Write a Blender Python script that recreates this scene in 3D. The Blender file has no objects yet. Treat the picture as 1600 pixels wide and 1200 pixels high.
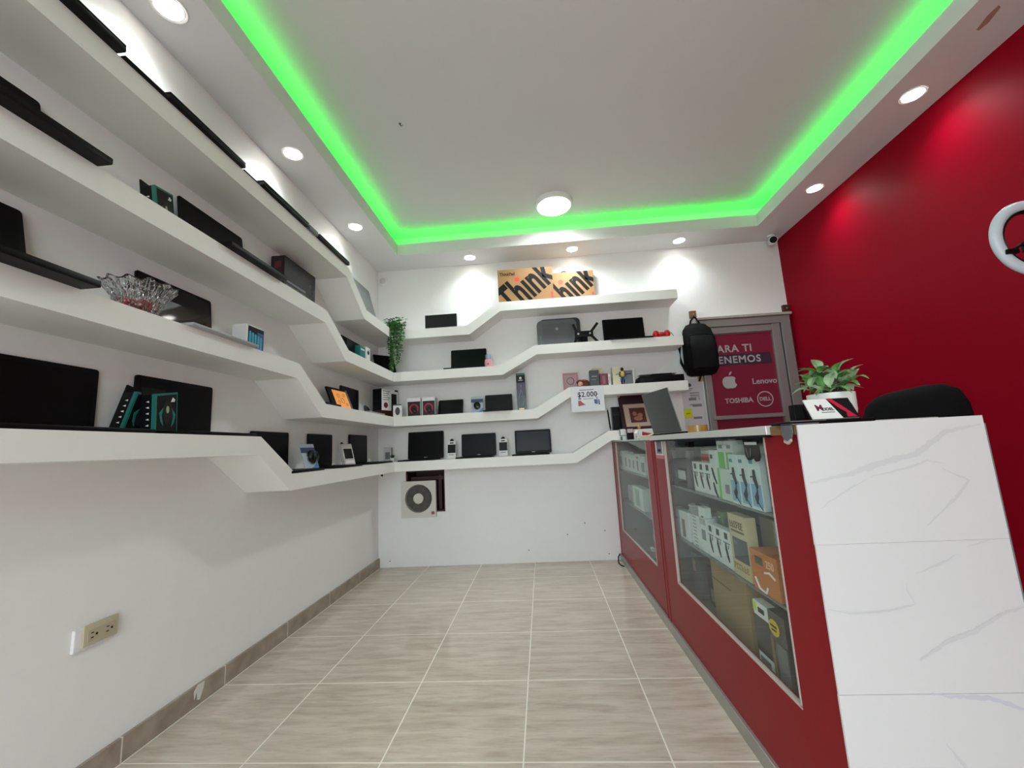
import bpy, bmesh, math, random
from mathutils import Matrix, Vector

C = bpy.context.scene.collection
SC = bpy.context.scene
PI = math.pi
def rad(a): return math.radians(a)

# ------------------------------------------------------------------ camera, world, exposure
cam_data = bpy.data.cameras.new('camera')
cam = bpy.data.objects.new('camera', cam_data); C.objects.link(cam)
cam_data.sensor_width = 36.0
cam_data.lens = 36.0 * 644.018 / 1600.0
cam_data.clip_start = 0.02
_r = Vector((0.996099, 0.071864, -0.051210)); _u = Vector((0.061385, -0.147405, 0.987169)); _f = Vector((-0.063393, 0.986462, 0.151241))
cam.matrix_world = Matrix(((_r.x, _u.x, -_f.x, 1.45317), (_r.y, _u.y, -_f.y, -1.42456), (_r.z, _u.z, -_f.z, 0.95900), (0, 0, 0, 1)))
SC.camera = cam

world = bpy.data.worlds.new('sky'); SC.world = world
world.use_nodes = True
_bg = world.node_tree.nodes['Background']
_bg.inputs[0].default_value = (0.88, 0.95, 1.0, 1); _bg.inputs[1].default_value = 2.9

vs = SC.view_settings
vs.view_transform = 'Standard'; vs.look = 'None'; vs.gamma = 1.0; vs.use_curve_mapping = False
vs.exposure = 0.85
SC.cycles.use_denoising = True
SC.cycles.max_bounces = 10
SC.cycles.diffuse_bounces = 5
SC.cycles.transparent_max_bounces = 16
SC.cycles.sample_clamp_indirect = 4.0

DOWNLIGHT_W = 9.5
CEILING_LAMP_W = 36.0
LED_STRENGTH = 4.6

# daylight comes in through the open shop front behind the camera: a portal only guides the sampling of the sky
_pl = bpy.data.lights.new('shopfront_portal', 'AREA'); _pl.shape = 'RECTANGLE'; _pl.size = 1.97; _pl.size_y = 2.4
_pl.cycles.is_portal = True
_po = bpy.data.objects.new('shopfront_portal', _pl); C.objects.link(_po)
_po.location = (1.165, -2.62, 1.25); _po.rotation_euler = (PI / 2, 0, 0)

# ------------------------------------------------------------------ materials
def lin(c):
    return tuple(((x / 255.0) / 12.92 if x / 255.0 <= 0.04045 else ((x / 255.0 + 0.055) / 1.055) ** 2.4) for x in c)
MATS = {}
def mat(name, rgb=(200, 200, 200), rough=0.5, metal=0.0, spec=0.5, emit=None, estr=0.0, coat=0.0, noise=0.0, nscale=20.0, bump=0.0):
    if name in MATS: return MATS[name]
    m = bpy.data.materials.new(name); m.use_nodes = True
    nt = m.node_tree; b = nt.nodes['Principled BSDF']
    c = lin(rgb) + (1,)
    b.inputs['Base Color'].default_value = c
    b.inputs['Roughness'].default_value = rough
    b.inputs['Metallic'].default_value = metal
    b.inputs['Specular IOR Level'].default_value = spec
    b.inputs['Coat Weight'].default_value = coat
    b.inputs['Coat Roughness'].default_value = 0.08
    if emit:
        b.inputs['Emission Color'].default_value = lin(emit) + (1,)
        b.inputs['Emission Strength'].default_value = estr
    if noise or bump:
        tc = nt.nodes.new('ShaderNodeTexCoord'); n = nt.nodes.new('ShaderNodeTexNoise')
        n.inputs['Scale'].default_value = nscale; n.inputs['Detail'].default_value = 5
        nt.links.new(tc.outputs['Object'], n.inputs['Vector'])
        if noise:
            mx = nt.nodes.new('ShaderNodeMix'); mx.data_type = 'RGBA'
            mx.inputs[6].default_value = tuple(x * (1 - noise) for x in c[:3]) + (1,)
            mx.inputs[7].default_value = tuple(min(1, x * (1 + noise)) for x in c[:3]) + (1,)
            nt.links.new(n.outputs['Fac'], mx.inputs[0]); nt.links.new(mx.outputs[2], b.inputs['Base Color'])
        if bump:
            bp = nt.nodes.new('ShaderNodeBump'); bp.inputs['Strength'].default_value = bump; bp.inputs['Distance'].default_value = 0.004
            nt.links.new(n.outputs['Fac'], bp.inputs['Height']); nt.links.new(bp.outputs['Normal'], b.inputs['Normal'])
    MATS[name] = m
    return m

def glass_mat(name, tint=(0.93, 0.97, 0.96), ior=1.5, rough=0.0):
    m = bpy.data.materials.new(name); m.use_nodes = True
    nt = m.node_tree; nt.nodes.clear()
    o = nt.nodes.new('ShaderNodeOutputMaterial'); mx = nt.nodes.new('ShaderNodeMixShader')
    t = nt.nodes.new('ShaderNodeBsdfTransparent'); g = nt.nodes.new('ShaderNodeBsdfGlossy'); lw = nt.nodes.new('ShaderNodeLayerWeight')
    lw.inputs['Blend'].default_value = 0.5
    pw = nt.nodes.new('ShaderNodeMath'); pw.operation = 'POWER'; pw.inputs[1].default_value = 5.0
    ma = nt.nodes.new('ShaderNodeMath'); ma.operation = 'MULTIPLY_ADD'; ma.inputs[1].default_value = 0.5; ma.inputs[2].default_value = ((ior - 1) / (ior + 1)) ** 2
    t.inputs[0].default_value = tint + (1,); g.inputs['Roughness'].default_value = rough
    nt.links.new(lw.outputs['Facing'], pw.inputs[0]); nt.links.new(pw.outputs[0], ma.inputs[0]); nt.links.new(ma.outputs[0], mx.inputs[0])
    nt.links.new(t.outputs[0], mx.inputs[1]); nt.links.new(g.outputs[0], mx.inputs[2])
    nt.links.new(mx.outputs[0], o.inputs[0])
    MATS[name] = m
    return m

def floor_mat():
    m = bpy.data.materials.new('floor_tile'); m.use_nodes = True
    nt = m.node_tree; b = nt.nodes['Principled BSDF']; N = nt.nodes.new; L = nt.links.new
    geo = N('ShaderNodeNewGeometry'); sep = N('ShaderNodeSeparateXYZ'); L(geo.outputs['Position'], sep.inputs[0])
    def grout(axis, off):
        a = N('ShaderNodeMath'); a.operation = 'ADD'; a.inputs[1].default_value = off + 45.0; L(sep.outputs[axis], a.inputs[0])
        d = N('ShaderNodeMath'); d.operation = 'DIVIDE'; d.inputs[1].default_value = 0.45; L(a.outputs[0], d.inputs[0])
        fr = N('ShaderNodeMath'); fr.operation = 'FRACT'; L(d.outputs[0], fr.inputs[0])
        s = N('ShaderNodeMath'); s.operation = 'SUBTRACT'; s.inputs[1].default_value = 0.5; L(fr.outputs[0], s.inputs[0])
        ab = N('ShaderNodeMath'); ab.operation = 'ABSOLUTE'; L(s.outputs[0], ab.inputs[0])
        g = N('ShaderNodeMath'); g.operation = 'GREATER_THAN'; g.inputs[1].default_value = 0.4945; L(ab.outputs[0], g.inputs[0])
        fl = N('ShaderNodeMath'); fl.operation = 'FLOOR'; L(d.outputs[0], fl.inputs[0])
        return g, fl
    gx, fx = grout(0, 0.01345); gy, fy = grout(1, 0.0)
    edge = N('ShaderNodeMath'); edge.operation = 'LESS_THAN'; edge.inputs[1].default_value = 0.0175; L(sep.outputs[0], edge.inputs[0])
    mx0 = N('ShaderNodeMath'); mx0.operation = 'MAXIMUM'; L(gx.outputs[0], mx0.inputs[0]); L(edge.outputs[0], mx0.inputs[1])
    mxm = N('ShaderNodeMath'); mxm.operation = 'MAXIMUM'; L(mx0.outputs[0], mxm.inputs[0]); L(gy.outputs[0], mxm.inputs[1])
    # streaks run along X, offset per tile
    cx = N('ShaderNodeCombineXYZ')
    mz = N('ShaderNodeMath'); mz.operation = 'MULTIPLY_ADD'; mz.inputs[1].default_value = 7.31; L(fx.outputs[0], mz.inputs[0]); L(fy.outputs[0], mz.inputs[2])
    sx = N('ShaderNodeMath'); sx.operation = 'MULTIPLY'; sx.inputs[1].default_value = 0.16; L(sep.outputs[0], sx.inputs[0])
    L(sx.outputs[0], cx.inputs[0]); L(sep.outputs[1], cx.inputs[1]); L(mz.outputs[0], cx.inputs[2])
    n1 = N('ShaderNodeTexNoise'); n1.inputs['Scale'].default_value = 26; n1.inputs['Detail'].default_value = 6; n1.inputs['Distortion'].default_value = 0.6
    L(cx.outputs[0], n1.inputs['Vector'])
    n2 = N('ShaderNodeTexNoise'); n2.inputs['Scale'].default_value = 90; n2.inputs['Detail'].default_value = 3; n2.inputs['Distortion'].default_value = 0.4
    L(cx.outputs[0], n2.inputs['Vector'])
    r = N('ShaderNodeValToRGB'); e = r.color_ramp.elements
    e[0].position = 0.30; e[0].color = lin((182, 168, 153)) + (1,); e[1].position = 0.66; e[1].color = lin((206, 194, 181)) + (1,)
    L(n1.outputs['Fac'], r.inputs[0])
    r2 = N('ShaderNodeValToRGB'); e = r2.color_ramp.elements
    e[0].position = 0.28; e[0].color = (0.82, 0.79, 0.77, 1); e[1].position = 0.52; e[1].color = (1, 1, 1, 1)
    L(n2.outputs['Fac'], r2.inputs[0])
    mul = N('ShaderNodeMix'); mul.data_type = 'RGBA'; mul.blend_type = 'MULTIPLY'; mul.inputs[0].default_value = 0.7
    L(r.outputs[0], mul.inputs[6]); L(r2.outputs[0], mul.inputs[7])
    mix = N('ShaderNodeMix'); mix.data_type = 'RGBA'
    L(mxm.outputs[0], mix.inputs[0]); L(mul.outputs[2], mix.inputs[6]); mix.inputs[7].default_value = lin((226, 220, 208)) + (1,)
    L(mix.outputs[2], b.inputs['Base Color'])
    rr = N('ShaderNodeMath'); rr.operation = 'MULTIPLY_ADD'; rr.inputs[1].default_value = 0.45; rr.inputs[2].default_value = 0.11
    L(mxm.outputs[0], rr.inputs[0]); L(rr.outputs[0], b.inputs['Roughness'])
    bp = N('ShaderNodeBump'); bp.inputs['Strength'].default_value = 0.25; bp.inputs['Distance'].default_value = 0.002; bp.invert = True
    L(mxm.outputs[0], bp.inputs['Height']); L(bp.outputs['Normal'], b.inputs['Normal'])
    MATS['floor_tile'] = m
    return m

def baseboard_mat():
    m = bpy.data.materials.new('baseboard_tile'); m.use_nodes = True
    nt = m.node_tree; b = nt.nodes['Principled BSDF']; N = nt.nodes.new; L = nt.links.new
    geo = N('ShaderNodeNewGeometry'); sep = N('ShaderNodeSeparateXYZ'); L(geo.outputs['Position'], sep.inputs[0])
    d = N('ShaderNodeMath'); d.operation = 'DIVIDE'; d.inputs[1].default_value = 0.45; L(sep.outputs[1], d.inputs[0])
    a = N('ShaderNodeMath'); a.operation = 'ADD'; a.inputs[1].default_value = 100.5; L(d.outputs[0], a.inputs[0])
    fr = N('ShaderNodeMath'); fr.operation = 'FRACT'; L(a.outputs[0], fr.inputs[0])
    s = N('ShaderNodeMath'); s.operation = 'SUBTRACT'; s.inputs[1].default_value = 0.5; L(fr.outputs[0], s.inputs[0])
    ab = N('ShaderNodeMath'); ab.operation = 'ABSOLUTE'; L(s.outputs[0], ab.inputs[0])
    g = N('ShaderNodeMath'); g.operation = 'LESS_THAN'; g.inputs[1].default_value = 0.006; L(ab.outputs[0], g.inputs[0])
    n = N('ShaderNodeTexNoise'); n.inputs['Scale'].default_value = 14; n.inputs['Detail'].default_value = 5
    L(geo.outputs['Position'], n.inputs['Vector'])
    r = N('ShaderNodeValToRGB'); e = r.color_ramp.elements
    e[0].position = 0.3; e[0].color = lin((132, 118, 104)) + (1,); e[1].position = 0.7; e[1].color = lin((165, 152, 138)) + (1,)
    L(n.outputs['Fac'], r.inputs[0])
    mix = N('ShaderNodeMix'); mix.data_type = 'RGBA'; L(g.outputs[0], mix.inputs[0]); L(r.outputs[0], mix.inputs[6])
    mix.inputs[7].default_value = lin((214, 206, 194)) + (1,)
    L(mix.outputs[2], b.inputs['Base Color']); b.inputs['Roughness'].default_value = 0.35
    MATS['baseboard_tile'] = m
    return m

M_WALL = mat('white_wall_paint', (233, 233, 232), 0.55, noise=0.02, nscale=22.0, bump=0.22)
M_CEIL = mat('ceiling_paint', (218, 218, 217), 0.7, noise=0.02, nscale=4.0)
M_SHELF = mat('shelf_plaster', (233, 233, 229), 0.5, bump=0.05, noise=0.015, nscale=8)
M_RED_WALL = mat('red_wall_paint', (138, 0, 26), 0.5, spec=0.07, noise=0.04, nscale=60.0, bump=0.06)
M_FLOOR = floor_mat(); M_BASE = baseboard_mat()
M_BLACK = mat('black_plastic', (10, 10, 11), 0.4, spec=0.15)
M_BLACK_MATTE = mat('matte_black', (9, 9, 10), 0.65, spec=0.15)
M_DARK = mat('charcoal_plastic', (28, 29, 31), 0.45, spec=0.2)
M_SCREEN = mat('glossy_dark_screen', (5, 6, 7), 0.05, spec=0.3)
M_SCREEN_MATTE = mat('matte_dark_screen', (7, 7, 8), 0.35, spec=0.12)
M_SCREEN_BLUE = mat('bluish_dark_screen', (26, 32, 42), 0.3, spec=0.2)
M_SCREEN_GREEN = mat('greenish_dark_screen', (5, 16, 13), 0.3, spec=0.12)
M_SILVER = mat('silver_metal', (170, 171, 172), 0.35, metal=0.9)
M_SILVERP = mat('silver_plastic', (150, 151, 152), 0.4)
M_GREY = mat('grey_plastic', (92, 94, 97), 0.4)
M_LIDGREY = mat('grey_laptop_lid', (70, 71, 70), 0.45)
M_WHITE = mat('white_card', (226, 226, 226), 0.5)
M_WHITE_GLOSS = mat('white_glossy_plastic', (232, 232, 230), 0.25)
M_ALU = mat('brushed_aluminium', (176, 176, 172), 0.38, metal=0.75)
M_ALU_FRAME = mat('window_aluminium', (150, 150, 148), 0.45, metal=0.5)
M_RED = mat('counter_red_laminate', (132, 4, 20), 0.28, spec=0.12)
M_MARBLE = mat('marble_laminate', (212, 211, 212), 0.16, noise=0.02, nscale=2.5, coat=0.3)
M_VEIN = mat('marble_vein_grey', (203, 202, 204), 0.16, coat=0.3)
M_VEIN2 = mat('marble_seam', (214, 213, 214), 0.3)
M_GLASS = glass_mat('clear_glass')
M_SHELFGLASS = mat('showcase_shelf', (96, 104, 106), 0.12, spec=0.6)
M_TEAL = mat('teal_print', (30, 108, 98), 0.35)
M_CARD = mat('brown_cardboard', (150, 114, 70), 0.7, noise=0.06, nscale=40)
M_CARD2 = mat('dull_cardboard', (150, 122, 84), 0.75, noise=0.05, nscale=30)
M_INK = mat('black_ink', (14, 14, 16), 0.6, spec=0.2)
M_INKGREY = mat('grey_ink', (120, 120, 126), 0.6)
M_INKRED = mat('red_ink', (214, 62, 46), 0.5)
M_WHITEINK = mat('white_ink', (225, 225, 225), 0.5)
M_LAMP = mat('lamp_lens', (255, 255, 255), 0.4, emit=(255, 250, 240), estr=14.0)
M_LAMP2 = mat('ceiling_lamp_diffuser', (255, 255, 255), 0.4, emit=(255, 252, 246), estr=7.0)
M_LED = mat('green_led', (0, 200, 40), 0.5, emit=(0, 255, 60), estr=LED_STRENGTH)
M_LEAF = mat('leaf_green', (92, 146, 76), 0.45, noise=0.25, nscale=30)
M_LEAF_L = mat('leaf_pale', (164, 194, 152), 0.45, noise=0.15, nscale=30)
M_IVY = mat('ivy_green', (76, 144, 80), 0.5, noise=0.3, nscale=25)
M_STEM = mat('stem_brown', (92, 80, 50), 0.7)
M_WOOD = mat('raw_wood', (126, 92, 56), 0.7, noise=0.15, nscale=30)
M_DARKWOOD = mat('dark_brown_wood', (62, 30, 22), 0.6, noise=0.2, nscale=14)
M_BAG = mat('black_nylon', (8, 8, 10), 0.75, spec=0.15, noise=0.2, nscale=120, bump=0.1)
M_GOLD = mat('gold_foil', (190, 150, 84), 0.3, metal=0.5)
def crystal_mat():
    m = mat('cut_crystal', (246, 248, 248), 0.03); nt = m.node_tree; b = nt.nodes['Principled BSDF']
    b.inputs['Transmission Weight'].default_value = 1.0; b.inputs['IOR'].default_value = 1.5
    tc = nt.nodes.new('ShaderNodeTexCoord'); v = nt.nodes.new('ShaderNodeTexVoronoi'); v.inputs['Scale'].default_value = 60
    bp = nt.nodes.new('ShaderNodeBump'); bp.inputs['Strength'].default_value = 0.9; bp.inputs['Distance'].default_value = 0.006
    nt.links.new(tc.outputs['Object'], v.inputs['Vector']); nt.links.new(v.outputs['Distance'], bp.inputs['Height']); nt.links.new(bp.outputs['Normal'], b.inputs['Normal'])
    return m
M_CRYSTAL = crystal_mat()
M_CLEAR = glass_mat('clear_plastic', (0.9, 0.92, 0.93), 1.4, 0.08)

# ------------------------------------------------------------------ geometry helpers
class MB:
    """collects shapes that become ONE mesh object"""
    def __init__(s): s.bm = bmesh.new()
    def box(s, c, d, bevel=0.0, mtx=None, seg=2):
        g = bmesh.ops.create_cube(s.bm, size=1.0)['verts']
        bmesh.ops.scale(s.bm, vec=Vector(d), verts=g)
        if bevel > 0:
            es = list({e for v in g for e in v.link_edges})
            r = bmesh.ops.bevel(s.bm, geom=es, offset=min(bevel, min(d) * 0.45), segments=seg, affect='EDGES', profile=0.6)
            g = list({v for f in r['faces'] for v in f.verts} | {v for v in g if v.is_valid})
        bmesh.ops.translate(s.bm, vec=Vector(c), verts=g)
        if mtx: bmesh.ops.transform(s.bm, matrix=mtx, verts=g)
        return s
    def span(s, x0, x1, y0, y1, z0, z1, bevel=0.0, mtx=None):
        return s.box(((x0 + x1) / 2, (y0 + y1) / 2, (z0 + z1) / 2), (abs(x1 - x0), abs(y1 - y0), abs(z1 - z0)), bevel, mtx)
    def cyl(s, a, b, r0, r1=None, seg=24, caps=True):
        a, b = Vector(a), Vector(b); d = b - a; r1 = r0 if r1 is None else r1
        m = Matrix.Translation((a + b) / 2) @ d.to_track_quat('Z', 'Y').to_matrix().to_4x4()
        bmesh.ops.create_cone(s.bm, cap_ends=caps, segments=seg, radius1=r0, radius2=r1, depth=d.length, matrix=m)
        return s
    def sphere(s, c, r, scale=(1, 1, 1), seg=20, mtx=None):
        m = Matrix.Translation(Vector(c)) @ Matrix.Diagonal((scale[0], scale[1], scale[2], 1))
        if mtx: m = mtx @ m
        bmesh.ops.create_uvsphere(s.bm, u_segments=seg, v_segments=max(8, seg // 2), radius=r, matrix=m)
        return s
    def torus(s, c, R, r, axis='Y', seg=40, rs=10, sq=1.0):
        vs_ = []
        for i in range(seg):
            t = 2 * PI * i / seg; row = []
            for j in range(rs):
                p = 2 * PI * j / rs; k = R + r * math.cos(p); h = r * sq * math.sin(p)
                q = (k * math.cos(t), h, k * math.sin(t)) if axis == 'Y' else (k * math.cos(t), k * math.sin(t), h)
                row.append(s.bm.verts.new(Vector(c) + Vector(q)))
            vs_.append(row)
        for i in range(seg):
            for j in range(rs):
                s.bm.faces.new((vs_[i][j], vs_[(i + 1) % seg][j], vs_[(i + 1) % seg][(j + 1) % rs], vs_[i][(j + 1) % rs]))
        return s
    def tube(s, pts, r, seg=8):
        pts = [Vector(p) for p in pts]; rings = []
        for i, p in enumerate(pts):
            t = (pts[min(i + 1, len(pts) - 1)] - pts[max(i - 1, 0)]).normalized()
            q = t.to_track_quat('Z', 'Y'); rr = r[i] if isinstance(r, (list, tuple)) else r
            rings.append([s.bm.verts.new(p + q @ Vector((rr * math.cos(2 * PI * k / seg), rr * math.sin(2 * PI * k / seg), 0))) for k in range(seg)])
        for i in range(len(rings) - 1):
            for k in range(seg):
                s.bm.faces.new((rings[i][k], rings[i][(k + 1) % seg], rings[i + 1][(k + 1) % seg], rings[i + 1][k]))
        s.bm.faces.new(rings[0][::-1]); s.bm.faces.new(rings[-1])
        return s
    def prism(s, poly, axis, a, b):
        """poly: 2D points, extruded along axis from a to b.  axis x: (y,z)  y: (x,z)  z: (x,y)"""
        def P(p, t):
            return {'x': (t, p[0], p[1]), 'y': (p[0], t, p[1]), 'z': (p[0], p[1], t)}[axis]
        A = [s.bm.verts.new(P(p, a)) for p in poly]; B = [s.bm.verts.new(P(p, b)) for p in poly]
        n = len(poly)
        s.bm.faces.new(A); s.bm.faces.new(B[::-1])
        for i in range(n): s.bm.faces.new((A[i], B[i], B[(i + 1) % n], A[(i + 1) % n]))
        return s
    def lathe(s, prof, c=(0, 0, 0), seg=32, closed=False, wob=None):
        rows = []
        for (r, z) in prof:
            row = []
            for k in range(seg):
                t = 2 * PI * k / seg; rr, zz = (r, z) if wob is None else wob(r, z, t)
                row.append(s.bm.verts.new((c[0] + rr * math.cos(t), c[1] + rr * math.sin(t), c[2] + zz)))
            rows.append(row)
        for i in range(len(rows) - 1 + (1 if closed else 0)):
            a, b = rows[i], rows[(i + 1) % len(rows)]
            for k in range(seg): s.bm.faces.new((a[k], a[(k + 1) % seg], b[(k + 1) % seg], b[k]))
        if not closed:
            s.bm.faces.new(rows[0][::-1]); s.bm.faces.new(rows[-1])
        return s
    def loft(s, rings):
        rows = [[s.bm.verts.new(p) for p in ring] for ring in rings]; n = len(rows[0])
        for i in range(len(rows) - 1):
            for k in range(n): s.bm.faces.new((rows[i][k], rows[i][(k + 1) % n], rows[i + 1][(k + 1) % n], rows[i + 1][k]))
        s.bm.faces.new(rows[0][::-1]); s.bm.faces.new(rows[-1])
        return s
    def face(s, pts):
        s.bm.faces.new([s.bm.verts.new(p) for p in pts]); return s
    def build(s, name, m, parent=None, smooth=False, mtx=None):
        if mtx: bmesh.ops.transform(s.bm, matrix=mtx, verts=s.bm.verts[:])
        bmesh.ops.recalc_face_normals(s.bm, faces=s.bm.faces[:])
        me = bpy.data.meshes.new(name); s.bm.to_mesh(me); s.bm.free()
        me.materials.append(m)
        if smooth:
            for p in me.polygons: p.use_smooth = True
            try: me.set_sharp_from_angle(angle=rad(38))
            except Exception: pass
        o = bpy.data.objects.new(name, me); C.objects.link(o)
        if parent is not None: o.parent = parent
        return o

def tag(o, label=None, cat=None, group=None, kind=None):
    if label: o['label'] = label
    if cat: o['category'] = cat
    if group: o['group'] = group
    if kind: o['kind'] = kind
    return o
def thing(name, label, cat, loc=(0, 0, 0), rz=0.0, tilt=0.0, group=None, rot=None):
    o = bpy.data.objects.new(name, None); o.empty_display_size = 0.05; C.objects.link(o)
    o.location = loc; o.rotation_euler = rot if rot else (-rad(tilt), 0, rad(rz))
    return tag(o, label, cat, group)
def structure(o): o['kind'] = 'structure'; return o

def text_mesh(s, size, bold=0.0, extrude=0.0006, align='CENTER', spacing=1.0):
    cu = bpy.data.curves.new('lettering', 'FONT'); cu.body = s; cu.size = size; cu.offset = bold; cu.extrude = extrude
    cu.align_x = align; cu.align_y = 'CENTER'; cu.space_character = spacing; cu.resolution_u = 3
    o = bpy.data.objects.new('lettering', cu); C.objects.link(o)
    dg = bpy.context.evaluated_depsgraph_get(); me = bpy.data.meshes.new_from_object(o.evaluated_get(dg))
    bpy.data.objects.remove(o); bpy.data.curves.remove(cu)
    return me
def text(parent, name, s, size, m, pos, bold=0.0, rz2d=0.0, clip=None, align='CENTER', face='front', extrude=0.0006, sx=1.0, spacing=1.0):
    """lettering on the front (-y) of its parent; pos = (x, y, z); rz2d turns it in the picture plane"""
    me = text_mesh(s, size, bold, extrude, align, spacing)
    bm = bmesh.new(); bm.from_mesh(me); bpy.data.meshes.remove(me)
    bmesh.ops.transform(bm, matrix=Matrix.Rotation(rz2d, 4, 'Z') @ Matrix.Diagonal((sx, 1, 1, 1)), verts=bm.verts[:])
    up = Matrix.Rotation(PI / 2, 4, 'X')
    if face == 'left': up = Matrix.Rotation(-PI / 2, 4, 'Z') @ up
    bmesh.ops.transform(bm, matrix=Matrix.Translation(Vector(pos)) @ up, verts=bm.verts[:])
    if clip:
        x0, x1, z0, z1 = clip
        for co, no in (((x0, 0, 0), (-1, 0, 0)), ((x1, 0, 0), (1, 0, 0)), ((0, 0, z0), (0, 0, -1)), ((0, 0, z1), (0, 0, 1))):
            bmesh.ops.bisect_plane(bm, geom=bm.verts[:] + bm.edges[:] + bm.faces[:], plane_co=co, plane_no=no, clear_outer=True)
    me = bpy.data.meshes.new(name); bm.to_mesh(me); bm.free(); me.materials.append(m)
    o = bpy.data.objects.new(name, me); C.objects.link(o); o.parent = parent
    return o

# ------------------------------------------------------------------ room
XR, YB, YF = 3.661, 2.195, -2.6
ZS, ZL, ZC = 2.666, 2.769, 2.88      # soffit underside, lip top, ceiling
structure(MB().span(-0.2, XR + 0.2, YF - 9, YB + 0.3, -0.1, 0.0).build('floor', M_FLOOR))
structure(MB().span(-0.2, 0.0, YF, YB + 0.3, 0.0, 3.0).build('wall_left', M_WALL))
structure(MB().span(XR, XR + 0.2, YF, YB + 0.3, 0.0, 3.0).build('wall_right', M_RED_WALL))
# back wall with the square hole left open behind the fan
HX0, HX1, HZ0, HZ1 = 0.246, 0.590, 0.443, 0.796
wb = MB()
wb.span(0, HX0, YB, YB + 0.3, 0, 3.0); wb.span(HX1, XR, YB, YB + 0.3, 0, 3.0)
wb.span(HX0, HX1, YB, YB + 0.3, 0, HZ0); wb.span(HX0, HX1, YB, YB + 0.3, HZ1, 3.0)
wall_back = structure(wb.build('wall_back', M_WALL))
ho = MB()
ho.span(HX0, HX1, YB + 0.27, YB + 0.29, HZ0, HZ1)
ho.build('hole_backing', M_DARKWOOD, wall_back)
ho = MB()
for (x0, x1, z0, z1) in ((HX0, HX0 + 0.012, HZ0, HZ1), (HX1 - 0.012, HX1, HZ0, HZ1), (HX0, HX1, HZ0, HZ0 + 0.012), (HX0, HX1, HZ1 - 0.012, HZ1)):
    ho.span(x0, x1, YB + 0.012, YB + 0.28, z0, z1)
ho.box((0.42, YB + 0.1, 0.725), (0.30, 0.05, 0.03)); ho.box((0.53, YB + 0.1, 0.6), (0.03, 0.04, 0.30), mtx=None)
ho.build('hole_lining', M_DARKWOOD, wall_back)
MB().cyl((0.033, YB - 0.002, 0.771), (0.033, YB + 0.01, 0.771), 0.009, seg=14).build('cable_hole', M_BLACK_MATTE, wall_back)
for (x, z) in ((1.29, 0.10), (1.62, 0.215), (1.77, 0.30), (1.93, 0.235), (0.1, 0.05), (1.95, 0.05)):
    MB().cyl((x, YB - 0.0012, z), (x, YB + 0.004, z), 0.0055, seg=10).build('wall_chip', M_INKGREY, wall_back)
# ceiling slab, soffit border with raised lip (light cove behind it)
XT0, XT1, YT = 0.293, 3.346, 1.899
YT0 = -1.95
ceil = MB().span(-0.2, XR + 0.2, YF, YB + 0.3, ZC, 3.0)
ceil = structure(ceil.build('ceiling', M_CEIL))
so = MB()
zl = 2.742                            # ledge behind the lip
so.span(0, XT0 - 0.012, YF, YB, ZS, zl); so.span(XT1 + 0.012, XR, YF, YB, ZS, zl)
so.span(XT0 - 0.012, XT1 + 0.012, YT + 0.012, YB, ZS, zl); so.span(XT0 - 0.012, XT1 + 0.012, YF, YT0 - 0.012, ZS, zl)
so.span(XT0 - 0.012, XT0, YT0 - 0.012, YT + 0.012, ZS, ZL); so.span(XT1, XT1 + 0.012, YT0 - 0.012, YT + 0.012, ZS, ZL)
so.span(XT0, XT1, YT, YT + 0.012, ZS, ZL); so.span(XT0, XT1, YT0 - 0.012, YT0, ZS, ZL)
RC = 0.11                             # recess behind the lip closed by upstands
so.span(XT0 - RC - 0.02, XT0 - RC, YT0 - RC, YT + RC, zl, ZC); so.span(XT1 + RC, XT1 + RC + 0.02, YT0 - RC, YT + RC, zl, ZC)
so.span(XT0 - RC, XT1 + RC, YT + RC, YT + RC + 0.02, zl, ZC); so.span(XT0 - RC, XT1 + RC, YT0 - RC - 0.02, YT0 - RC, zl, ZC)
soffit = structure(so.build('ceiling_soffit', M_CEIL))
MB().prism([(3.452, 0.175), (3.470, 0.185), (3.488, 0.25), (3.482, 0.285), (3.468, 0.28), (3.450, 0.22)], 'z', ZS - 0.001, ZS + 0.001).build('stain', mat('brown_stain', (168, 132, 120), 0.8), soffit)
bbl = structure(MB().span(0.0, 0.012, YF, YB, 0.0, 0.078, 0.002).build('baseboard_left', M_BASE))
MB().prism([(0.300, 0.078), (0.335, 0.076), (0.330, 0.050), (0.315, 0.018), (0.303, 0.022), (0.298, 0.055), (0.288, 0.03), (0.284, 0.06)], 'x', 0.010, 0.0132).build('paint_smear', mat('smeared_white_paint', (214, 210, 206), 0.6), bbl)
# shop front behind the camera: wide open doorway between two piers under a lintel
wf = MB()
wf.span(0, 0.18, YF - 0.15, YF, 0, 2.5); wf.span(2.15, XR, YF - 0.15, YF, 0, 2.5); wf.span(-0.2, XR + 0.2, YF - 0.15, YF, 2.45, 3.0)
structure(wf.build('wall_front', M_WALL))

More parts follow.
